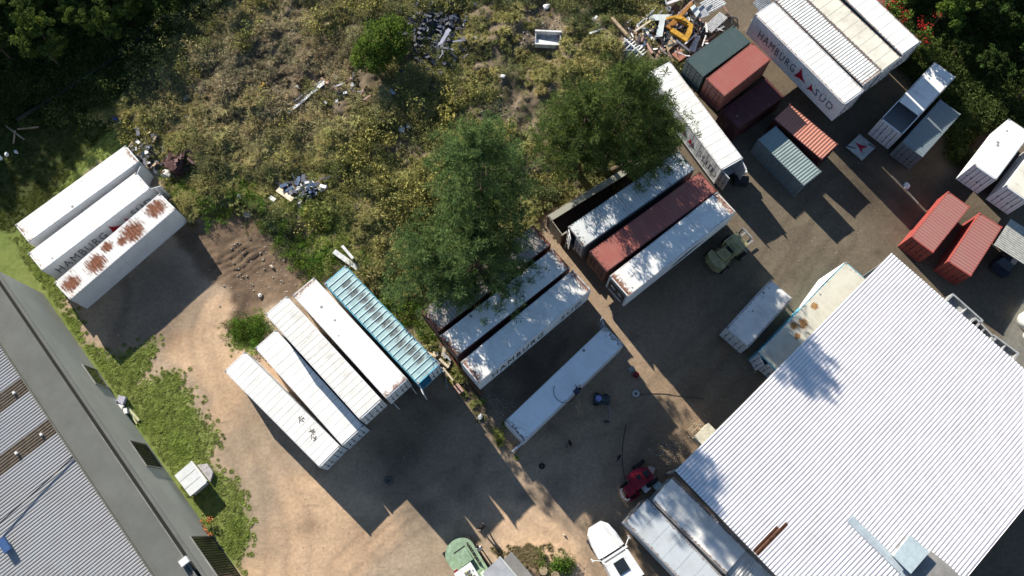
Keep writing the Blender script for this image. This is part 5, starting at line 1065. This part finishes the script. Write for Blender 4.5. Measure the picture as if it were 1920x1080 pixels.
q = np.array(q); n = len(q); t = np.array([.10, .17, .03]) * rng.uniform(.5, 1.6, n)[:, None] * rng.uniform(.85, 1.15, (n, 3)); s = rng.uniform(.5, 1.0, n)
scatter('verge_plants', 'lush green weeds along the edge of the bare dirt', 'weeds', np.stack([q[:, 0], q[:, 1], hz(q[:, 0], q[:, 1])], 1), rng.integers(3, 5, n), np.stack([np.zeros(n), np.zeros(n), rng.uniform(0, 6.28, n)], 1), np.stack([s, s, s], 1), t)

# ------------------------------------------------------------------ litter, planks, scrap
def plank(lb, a, b, w_=.2, h=.05, z=.06, mat=woodm, nm='plank', cat='plank', grp=None, dz=0.):
    A = P(*a); B = P(*b); A.z = gz(A.x, A.y) + z; B.z = gz(B.x, B.y) + z + dz
    return tag(MB().bar(A, B, w_, h).build(nm, mat), lb, cat, grp)
pw = plain('pale_plank', (.55, .47, .36), .85, var=.3); wh = plain('white_scrap', (.68, .68, .67), .5, var=.25); gs = plain('grey_scrap', (.33, .35, .38), .5, var=.4); bs = plain('dark_scrap', (.07, .07, .08), .7, var=.5)
yel = plain('yellow_machine_paint', (.50, .27, .035), .5, var=.35); org = plain('orange_brown_paint', (.33, .15, .03), .55, var=.35); pnk = plain('pink_brown_scrap', (.40, .25, .2), .7, var=.4); bl_ = plain('blue_scrap', (.06, .10, .19), .5, var=.3); tan = plain('tan_board', (.36, .28, .18), .8, var=.3)
plank('two long white rails lying in the dry brush, upper one', (549, 210), (611, 158), .22, .12, .55, wh, 'steel_rail', 'rail'); plank('two long white rails lying in the dry brush, lower one', (544, 216), (612, 163), .2, .12, .6, wh, 'steel_rail', 'rail'); plank('thin grey rail beside the long white rails', (556, 196), (607, 151), .12, .1, .5, gs, 'steel_rail', 'rail')
plank('wide tan board lying in the bushes', (524, 360), (555, 384), .5, .06, .6, pw)
plank('pale beam behind the teal container end', (632, 480), (675, 510), .45, .35, .5, wh, 'concrete_beam', 'beam'); plank('short white beam crossing behind the teal container', (648, 472), (668, 495), .25, .2, .9, wh, 'concrete_beam', 'beam')
plank('pale plank beside the teal container corner', (825, 675), (842, 691), .22, .08, .5, pw); plank('thin leaning plank below the teal container corner', (832, 693), (851, 717), .14, .08, .9, pw); plank('pinkish board end by the litter strip', (855, 722), (866, 737), .5, .1, .3, pnk); plank('thin upright strip by the container door', (836, 705), (840, 730), .1, .1, .6, gs)
plank('brown rusty beam at the foot of the pine stacks', (826, 645), (903, 742), .18, .3, .25, plain('rust_beam', (.16, .07, .04), .8), 'steel_beam', 'beam')
plank('fallen branch pole in the dark left grass', (12, 237), (47, 263), .16, .12, .15, woodm, 'pole', 'pole'); plank('second crossed pole in the dark left grass', (35, 244), (74, 240), .14, .1, .2, woodm, 'pole', 'pole'); plank('third crossed pole in the dark left grass', (30, 246), (27, 270), .14, .1, .15, woodm, 'pole', 'pole')
plank('two pale posts in the grass by the wall, right one', (241, 765), (262, 789), .22, .12, .12, plain('greenish_post', (.42, .42, .25), .8), 'post', 'post'); plank('two pale posts in the grass by the wall, left one', (243, 770), (258, 795), .14, .1, .12, plain('greenish_post', (.42, .42, .25), .8), 'post', 'post')
plank('pale open door panel below the lone white container', (960, 849), (985, 828), .12, 1.2, .7, white_side, 'door_panel', 'door panel')
plank('thin steel strip on the sunlit strip by the pine stacks', (1141, 575), (1163, 610), .05, .05, .1, greymetal, 'steel_strip', 'strip')
plank('yellow machine arm in the brush', (489, 169), (499, 162), .3, .2, .6, yel, 'yellow_box', 'box')
# bench-like white tub in the brush
c = P(1027, 76); t_ = empty('white_tub', 'upturned white fridge shell lying in the bare brush', 'fridge shell', (c.x, c.y, gz(c.x, c.y)), math.radians(-3))
MB().box(-1.3, 1.3, -.45, .5, .05, .2).build('back_panel', gs, t_); MB().box(-1.35, 1.35, .5, .68, .0, .75).build('side_panel', wh, t_); MB().box(-1.3, .9, -.95, -.8, .0, .6).build('side_panel', wh, t_); MB().prism([(-1.2, -.2), (.9, -.5), (1.2, -.6), (1.2, -.78), (-.9, -.8), (-1.2, -.6)], .2, .4).build('liner', wh, t_); MB().box(-1.32, -1.2, -.8, .5, .0, .6).build('end_panel', gs, t_); MB().box(1.2, 1.32, -.8, .5, .0, .6).build('end_panel', gs, t_)
# flat emblem plate on the ground
q = [P(a, b) for a, b in ((1611, 253), (1641, 278), (1615, 304), (1584, 276))]; c = sum(q, Vector()) / 4; u = q[1] - q[0]; v = q[3] - q[0]; ua = math.atan2(u.y, u.x)
pl_ = empty('emblem_panel', 'pale square panel with a red sail emblem lying on the dark yard', 'panel', (c.x, c.y, 0), ua); hl, hw = u.length / 2, v.length / 2
MB().box(-hl, hl, -hw, hw, .12, .2).build('sheet', plain('pale_panel', (.38, .40, .38), .6, var=.35), pl_)
m = MB(); tri = [(-.75, .0), (-.15, .2), (.45, .55), (.2, .0), (.45, -.45), (-.15, -.2)]; m.prism([(x * 1.0, y * 1.0) for x, y in tri], .201, .206); m.build('emblem', logo_red, pl_)
m = MB(); m.prism([(-1.2, -.9), (-.2, -.45), (-.3, -.6), (-1.15, -1.05)], .201, .205).prism([(.3, .75), (1.1, .9), (1.1, 1.0), (.2, .9)], .201, .205); m.build('stripe', letter_dark, pl_)
for sx in (-1, 1): MB().box(sx * hl * .7 - .06, sx * hl * .7 + .06, -hw + .1, hw - .1, 0, .12).build('batten', woodm, pl_)
# tarpaulin sheets, slabs and other light litter, each its own thing
def blob(nm, lb, cat, px, r, mat, h=.08, z=None, n=7, grp=None, seed=None):
    rg = random.Random(seed if seed is not None else int(px[0] * 7 + px[1])); p = P(*px); z = gz(p.x, p.y) if z is None else z
    pts = []; st0 = rg.uniform(0, 1)
    for i in range(n): a = 2 * math.pi * (i + st0) / n; rr_ = r * rg.uniform(.65, 1.15); pts.append((math.cos(a) * rr_, math.sin(a) * rr_ * .8))
    m = MB(); k = len(pts); m.add([(x_, y_, 0) for x_, y_ in pts] + [(x_ * .9, y_ * .9, h * rg.uniform(.7, 1.2)) for x_, y_ in pts] + [(0, 0, h * 1.25)], [tuple(range(k))[::-1]] + [(i, (i + 1) % k, k + (i + 1) % k, k + i) for i in range(k)] + [(k + i, k + (i + 1) % k, 2 * k) for i in range(k)])
    o = m.build(nm, mat); o.location = (p.x, p.y, z + .02); o.rotation_euler = (0, 0, rg.uniform(0, 3)); return tag(o, lb, cat, grp)
blob('tarpaulin', 'white crumpled sheet beside the brown heap near the left containers', 'sheet', (313, 327), .62, wh, .2); blob('tarpaulin', 'small pale sheet between the left containers and the brown heap', 'sheet', (292, 322), .4, wh, .15)
blob('brown_heap', 'reddish brown heap of rags beside the left container end', 'heap', (335, 313), 1.15, plain('rag_brown', (.10, .05, .045), .95, var=.5, scale=6), .6, n=11)
blob('stone_slab', 'pale broken slab on the churned dirt', 'slab', (464, 401), .6, plain('pale_stone', (.50, .42, .36), .9), .15); blob('blue_drum_lid', 'violet blue round lid in the weeds behind the left containers', 'lid', (217, 225), .35, plain('violet_blue', (.12, .13, .35), .5), .1, n=12)
for (a, b, r, lb) in ((753, 243, .55, 'larger of two white slabs in the yellow brush'), (768, 238, .4, 'smaller of two white slabs in the yellow brush'), (942, 148, .34, 'single round white stone in the middle of the brush'), (1025, 13, .45, 'white stone near the top edge above the fridge shell'), (1112, 44, .3, 'pale oval stone right of the fridge shell'), (852, 115, .25, 'white stone below the blue grey rubbish heap'), (776, 30, .55, 'white oval tray on the left of the rubbish heap'), (536, 271, .3, 'white stone under the long rails'), (347, 183, .45, 'white rag in the dark brush left'), (352, 222, .35, 'white scraps beside the pale bushes left'), (569, 206, .5, 'crumpled white bag beside the long rails'), (463, 366, .3, 'upper white scrap at the dirt edge'), (452, 373, .35, 'lower white scrap at the dirt edge'), (1163, 3, .3, 'pale stone at the top edge'), (1195, 272, .5, 'brown and white stump under the broad tree'), (510, 500, .2, 'white scrap in the churned dirt'), (488, 554, .22, 'small white bone shaped scrap in the dirt'), (14, 290, .3, 'middle white block in the dark grass at left'), (0, 296, .35, 'leftmost white block in the dark grass'), (31, 286, .25, 'right white block in the dark grass'), (1058, 1003, .12, 'tiny white pebble on the sunny sand'), (590, 351, .35, 'white scrap at the right of the blue junk'), (901, 782, .3, 'white scrap on the littered strip'), (1090, 208, .2, 'tiny white scrap left of the broad tree'), (272, 305, .2, 'pale stone beside the left container corner'), (1700, 350, .4, 'pale bag beside the thin pole in the shaded corner'), (480, 376, .15, 'tiny white chip above the dirt')):
    blob('white_scrap', lb, 'scrap', (a, b), r, wh if r > .21 else pw, .12 + r * .2)
# small pebbles and rubble (uncountable)
m = MB(); rg = random.Random(5)
def pebble(px, sp, n, smin, smax):
    for _ in range(n):
        p = P(px[0] + rg.gauss(0, sp[0]), px[1] + rg.gauss(0, sp[1])); s = rg.uniform(smin, smax); z = gz(p.x, p.y); a = rg.uniform(0, 3); ca_, sa_ = math.cos(a) * s, math.sin(a) * s
        m.add([(p.x + ca_, p.y + sa_, z), (p.x - sa_, p.y + ca_, z), (p.x - ca_, p.y - sa_ * .7, z), (p.x + sa_, p.y - ca_, z), (p.x, p.y, z + s * .8)], [(0, 1, 4), (1, 2, 4), (2, 3, 4), (3, 0, 4)])
for a in (((1010, 55), (28, 22), 170, .05, .17), ((940, 215), (14, 18), 80, .05, .16), ((780, 255), (12, 8), 40, .06, .16), ((930, 770), (18, 18), 160, .03, .09), ((1260, 850), (22, 16), 120, .04, .1), ((780, 850), (40, 30), 90, .02, .06), ((210, 660), (20, 16), 60, .04, .14), ((1390, 700), (26, 10), 60, .03, .08), ((1300, 800), (20, 10), 40, .03, .08), ((1250, 80), (40, 30), 90, .05, .15), ((600, 1000), (140, 50), 200, .02, .06), ((1560, 430), (60, 50), 120, .02, .06), ((510, 500), (50, 40), 160, .04, .14), ((860, 690), (20, 30), 90, .04, .12)): pebble(*a)
stuff(m.build('rubble', plain('pale_rubble', (.36, .31, .25), .9, var=.5)), 'scattered small stones and crumbs over the yard and brush', 'rubble')
# big scrap heap beside the dark green container
GZ = 'scrap pieces of the big heap beside the dark green container'
hp = P(1262, 62)
m = MB()
for _ in range(260):
    a = rg.uniform(0, 6.28); r_ = abs(rg.gauss(0, 2.3)); x_, y_ = hp.x + math.cos(a) * r_ * 1.5, hp.y + math.sin(a) * r_ * 1.1; z = gz(x_, y_) + .15 + .8 * math.exp(-r_ * r_ / 5) * rg.random(); d = Vector((rg.gauss(0, 1), rg.gauss(0, 1), rg.gauss(0, .2))).normalized() * rg.uniform(.2, .9); m.bar(Vector((x_, y_, z)) - d, Vector((x_, y_, z)) + d, rg.uniform(.05, .28), .05, rg.choice((0, 0, 1, 2, 3)))
stuff(m.build('scrap_bits', [bs, gs, pnk, wh]), 'tangle of small metal and timber scraps under the heap', 'scrap')
def sheetp(nm, lb, pts, z, mat, th=.06, corru=False, dz=0):
    q = [P(a, b, z + (dz if i in (1, 2) else 0)) for i, (a, b) in enumerate(pts)]
    if corru:
        o_, ex2, ey2 = q[0], (q[1] - q[0]), (q[3] - q[0]); m = MB(); m.corr(0, 1, 0, 1, .14, .10, .02, lambda u_, v_, d: tuple(o_ + ex2 * u_ + ey2 * v_ + Vector((0, 0, d)))); o = m.build(nm, mat)
    else:
        n = len(q); m = MB(); m.add([tuple(v) for v in q] + [tuple(v - Vector((0, 0, th))) for v in q], [tuple(range(n))[::-1], tuple(range(n, 2 * n))] + [(i, (i + 1) % n, n + (i + 1) % n, n + i) for i in range(n)]); o = m.build(nm, mat)
    return tag(o, lb, 'scrap', GZ)
sheetp('corrugated_sheet', 'ribbed pale sheet on the heap touching the dark green container', [(1320, 50), (1335, 61), (1365, 32), (1350, 22)], 1.0, wh, corru=True)
sheetp('corrugated_sheet', 'upper ribbed pale sheet at the top edge of the heap', [(1312, 6), (1330, 25), (1362, 5), (1345, -12)], 1.0, wh, corru=True)
sheetp('corrugated_sheet', 'curved pale sheet behind the lettered block corner', [(1412, 5), (1425, 22), (1448, 5), (1436, -12)], 1.2, gs, corru=True)
sheetp('scrap_sheet', 'wide white panel with a bent end in the heap', [(1215, 27), (1256, 27), (1254, 35), (1247, 37), (1242, 68), (1229, 69), (1237, 38), (1219, 38)], 1.3, plain('bluish_white_panel', (.55, .60, .60), .5, var=.2))
sheetp('orange_beam', 'orange brown boxed beam in the heap', [(1294, 2), (1300, 6), (1258, 55), (1249, 50)], 1.3, org, .3)
sheetp('yellow_cab', 'yellow machine cab frame lying in the heap', [(1262, 30), (1278, 28), (1300, 46), (1297, 62), (1288, 78), (1256, 58), (1262, 52), (1284, 66), (1292, 48), (1270, 36)], 1.5, yel, .35)
sheetp('bent_scrap', 'yellow curved arm on top of the heap', [(1249, 32), (1270, 28), (1284, 32), (1278, 36), (1262, 33), (1250, 36)], 1.8, yel, .15)
sheetp('tan_board', 'tan folded cardboard sheets in the heap', [(1250, 62), (1262, 62), (1272, 74), (1252, 97), (1247, 80)], .9, tan)
sheetp('tan_board', 'second tan board beside the folded cardboard', [(1262, 64), (1273, 73), (1266, 82), (1256, 72)], 1.05, plain('tan_board_light', (.42, .33, .22), .8))
sheetp('slatted_scrap', 'narrow white frame slanting out of the heap', [(1243, 76), (1249, 78), (1236, 110), (1228, 108)], .8, pnk)
sheetp('grey_panel', 'pale grey folded panel near the top of the heap', [(1300, 18), (1318, 8), (1330, 28), (1314, 34)], 1.2, gs); sheetp('grey_panel', 'bluish white panel right of the orange beam', [(1294, 14), (1302, 8), (1313, 22), (1306, 32)], 1.35, plain('bluish_white_panel', (.55, .60, .60), .5))
sheetp('white_mattress', 'white ribbed plastic piece near the dark green container', [(1306, 66), (1313, 68), (1303, 98), (1291, 93)], .9, plain('ribbed_white_plastic', (.5, .53, .52), .5, var=.4)); sheetp('pink_grille', 'pinkish slatted frame at the foot of the heap', [(1276, 79), (1290, 86), (1278, 102), (1266, 94)], .8, pnk)
for (a, b, w2, mt, lb) in (((1246, 20), (1283, 6), .28, wh, 'white channel bar at the top left of the heap'), ((1262, 50), (1312, 2), .12, pnk, 'long thin pinkish pole across the heap'), ((1193, 60), (1222, 35), .15, gs, 'dark grey tube at the left of the heap'), ((1185, 76), (1216, 54), .2, pw, 'pale slat sticking out left of the heap'), ((1284, 70), (1302, 43), .16, pw, 'pale pink stick over the yellow cab'), ((1320, 56), (1321, 72), .18, wh, 'short white bar beside the dark green container'), ((1278, 100), (1300, 76), .12, wh, 'white strip along the ribbed plastic piece'), ((1262, 92), (1290, 108), .2, gs, 'grey board at the bottom of the heap'), ((1242, 0), (1246, 22), .14, gs, 'violet grey pipe at the top edge'), ((1300, 30), (1306, 48), .1, gs, 'thin grey bar in the middle of the heap'), ((1312, 98), (1319, 78), .12, wh, 'thin white edge strip by the container')):
    plank(lb, a, b, w2, .1, 1.0 if mt is not pnk else 1.7, mt, 'scrap_bar', 'scrap', GZ)
plank('reddish slatted pallet at the foot of the dark green container', (1262, 108), (1276, 122), .9, .12, .3, plain('red_brown_slats', (.30, .13, .09), .8), 'pallet', 'pallet')
# pole with blue and white ribs
plank('weathered log pointing at the blue white ribbed frame', (1145, 45), (1172, 78), .3, .25, .6, woodm, 'log', 'log')
fr = empty('ribbed_frame', 'blue and white ribbed frame like a fish skeleton at the tree top', 'frame', (0, 0, 0)); A = P(1170, 72, .9); B = P(1206, 104, .9); MB().tube([A, B], .12, 6).build('spine', wh, fr); dv = (B - A).normalized(); sdv = Vector((-dv.y, dv.x, 0))
for k in range(8):
    t = .12 + k * .12; c = A + (B - A) * t; MB().tube([c, c + sdv * .65 + Vector((0, 0, -.1))], .07, 5).build('rib', wh, fr)
    MB().tube([c, c - sdv * 1.15 + Vector((0, 0, -.25))], .09, 5).build('rib', bl_ if k % 2 else wh, fr)
# dark blue rubbish heap at the top, blue junk in the bushes, junk by left containers
def heap(lb, px, spread, n, mats, seed, zz=.3):
    rg2 = random.Random(seed); c0 = P(*px); m = MB()
    for _ in range(n):
        x_, y_ = c0.x + rg2.gauss(0, spread[0]), c0.y + rg2.gauss(0, spread[1]); z = gz(x_, y_) + rg2.uniform(.1, zz + .3); d = Vector((rg2.gauss(0, 1), rg2.gauss(0, 1), rg2.gauss(0, .35))).normalized() * rg2.uniform(.08, .5); m.bar(Vector((x_, y_, z)) - d, Vector((x_, y_, z)) + d, rg2.uniform(.08, .4), rg2.uniform(.03, .1), rg2.randrange(len(mats)))
    return stuff(m.build('rubbish', mats), lb, 'rubbish')
nb = plain('navy_rubbish', (.035, .045, .08), .6, var=.5); heap('blue black rubbish heap in the brush at the top', (815, 55), (1.7, 2.3), 300, [nb, nb, bs, plain('slate', (.09, .10, .14), .6), bs, nb, gs], 3, .35)
heap('blue and white junk in the bushes above the tan board', (572, 362), (1.1, .6), 80, [nb, nb, wh, bl_, bs], 4, .4); heap('grey junk beside the left container ends', (272, 285), (.8, 1.2), 70, [gs, nb, bs, tan], 6, .4); heap('grey cable scraps behind the white rails', (640, 170), (1.4, .6), 40, [bs, gs, pnk], 8, .3)
ragm = plain('rag_brown', (.10, .05, .045), .95); heap('torn reddish rags spilling over the brown heap', (335, 314), (.75, .5), 60, [ragm, ragm, plain('rag_mauve', (.16, .09, .09), .95), bs], 12, .7)
heap('dark grass and slab litter on the strip beside the pine stacks', (835, 650), (.6, 1.0), 50, [pw, gs, tan, bs], 9, .1)
blob('blue_bucket', 'slate blue bucket top in the rubbish heap', 'bucket', (796, 28), .4, plain('slate_blue', (.16, .22, .36), .5), .3, n=12); sheetp('pale_strip', 'pale violet strip at the right of the rubbish heap', [(840, 52), (846, 56), (829, 82), (820, 86)], .7, plain('violet_grey', (.32, .33, .42), .6))
blob('tan_slab', 'tan stone slab beside the left container ends', 'slab', (292, 290), .6, pw, .3, n=6)
# junk cluster by the warehouse
for (a, b, s, mt, lb) in ((212, 760, .45, wh, 'white block nearest the warehouse wall'), (226, 750, .42, plain('lilac_grey', (.38, .37, .45), .6), 'lilac grey box at the top of the junk cluster'), (222, 764, .4, wh, 'whitish box in the middle of the junk cluster'), (224, 775, .4, wh, 'white square box in the lower junk cluster'), (232, 771, .3, wh, 'white curved piece on the right of the cluster')):
    crate('junk_box', lb, 'box', (a, b), .5, s * 1.6, s * 1.4, .5, random.uniform(0, 1.5), mt)
tyre((229, 767), 0, 'black tyre in the junk cluster by the warehouse', rad=.42)
# wooden ladder frame and white boxes at the shed corner
sf = empty('steel_stairs', 'thin metal stair frame on the sunlit strip by the shed', 'stairs', (0, 0, 0)); A = P(1297, 812, .5); B = P(1322, 800, 1.4)
for (a, b) in (((1292, 805), (1304, 792)), ((1304, 792), (1330, 828)), ((1292, 805), (1314, 835)), ((1296, 812), (1309, 800)), ((1302, 820), (1315, 808)), ((1307, 828), (1321, 816))): MB().tube([P(*a, 1.2), P(*b, 1.2)], .04, 5).build('bar', tan, sf)
for a in ((1292, 805), (1304, 792), (1330, 828), (1314, 835)): MB().tube([P(*a, 1.2), Vector((*P(*a, 1.2)[:2], 0))], .04, 5).build('leg', tan, sf)
crate('white_crate', 'cream crate with a lid at the shed eave', 'crate', (1322, 813), 1.6, 1.7, .8, 1.0, math.radians(43), plain('cream_plastic', (.58, .54, .42), .6)); crate('white_crate', 'small cream crate above the bigger one at the shed eave', 'crate', (1329, 804), 1.4, .6, .6, .7, math.radians(43), plain('cream_plastic', (.58, .54, .42), .6))
# small white box and dark frame below the lettered container end
crate('white_cabinet', 'small white box behind the open end of the lettered container', 'box', (1393, 318), 1.2, .65, .6, .6, .2, whiteplain); crate('dark_cabinet', 'dark low cabinet with three pale knobs near the open container end', 'cabinet', (1391, 336), .9, 1.3, .7, .9, -.1, darkmetal)
# tree stumps round the mound at the bottom edge
for (a, b, r) in ((1018, 1069, .35), (1040, 1078, .35)):
    p = P(a, b); o = MB().tube([(0, 0, 0), (0, 0, .55)], [r, r * .95], 14).build('tree_stump', woodm); o.location = (p.x, p.y, gz(p.x, p.y)); tag(o, 'round sawn stump on the earth mound' + (' nearer the hut' if a < 1030 else ' farther from the hut'), 'stump')
# faint boundary wall in the dark corner
w_ = [P(*p) for p in ((40, 232), (130, 178), (250, 98), (310, 40), (330, 42), (370, 22), (420, -10))]
bw = empty('boundary_wall', 'low weathered boundary wall through the dark upper left corner', 'wall', (0, 0, 0))
for i in range(len(w_) - 1): MB().bar(Vector((*w_[i][:2], .5)), Vector((*w_[i + 1][:2], .5)), .22, .7).build('wall_section', plain('mossy_wall', (.035, .035, .025), .95, var=.4), bw)
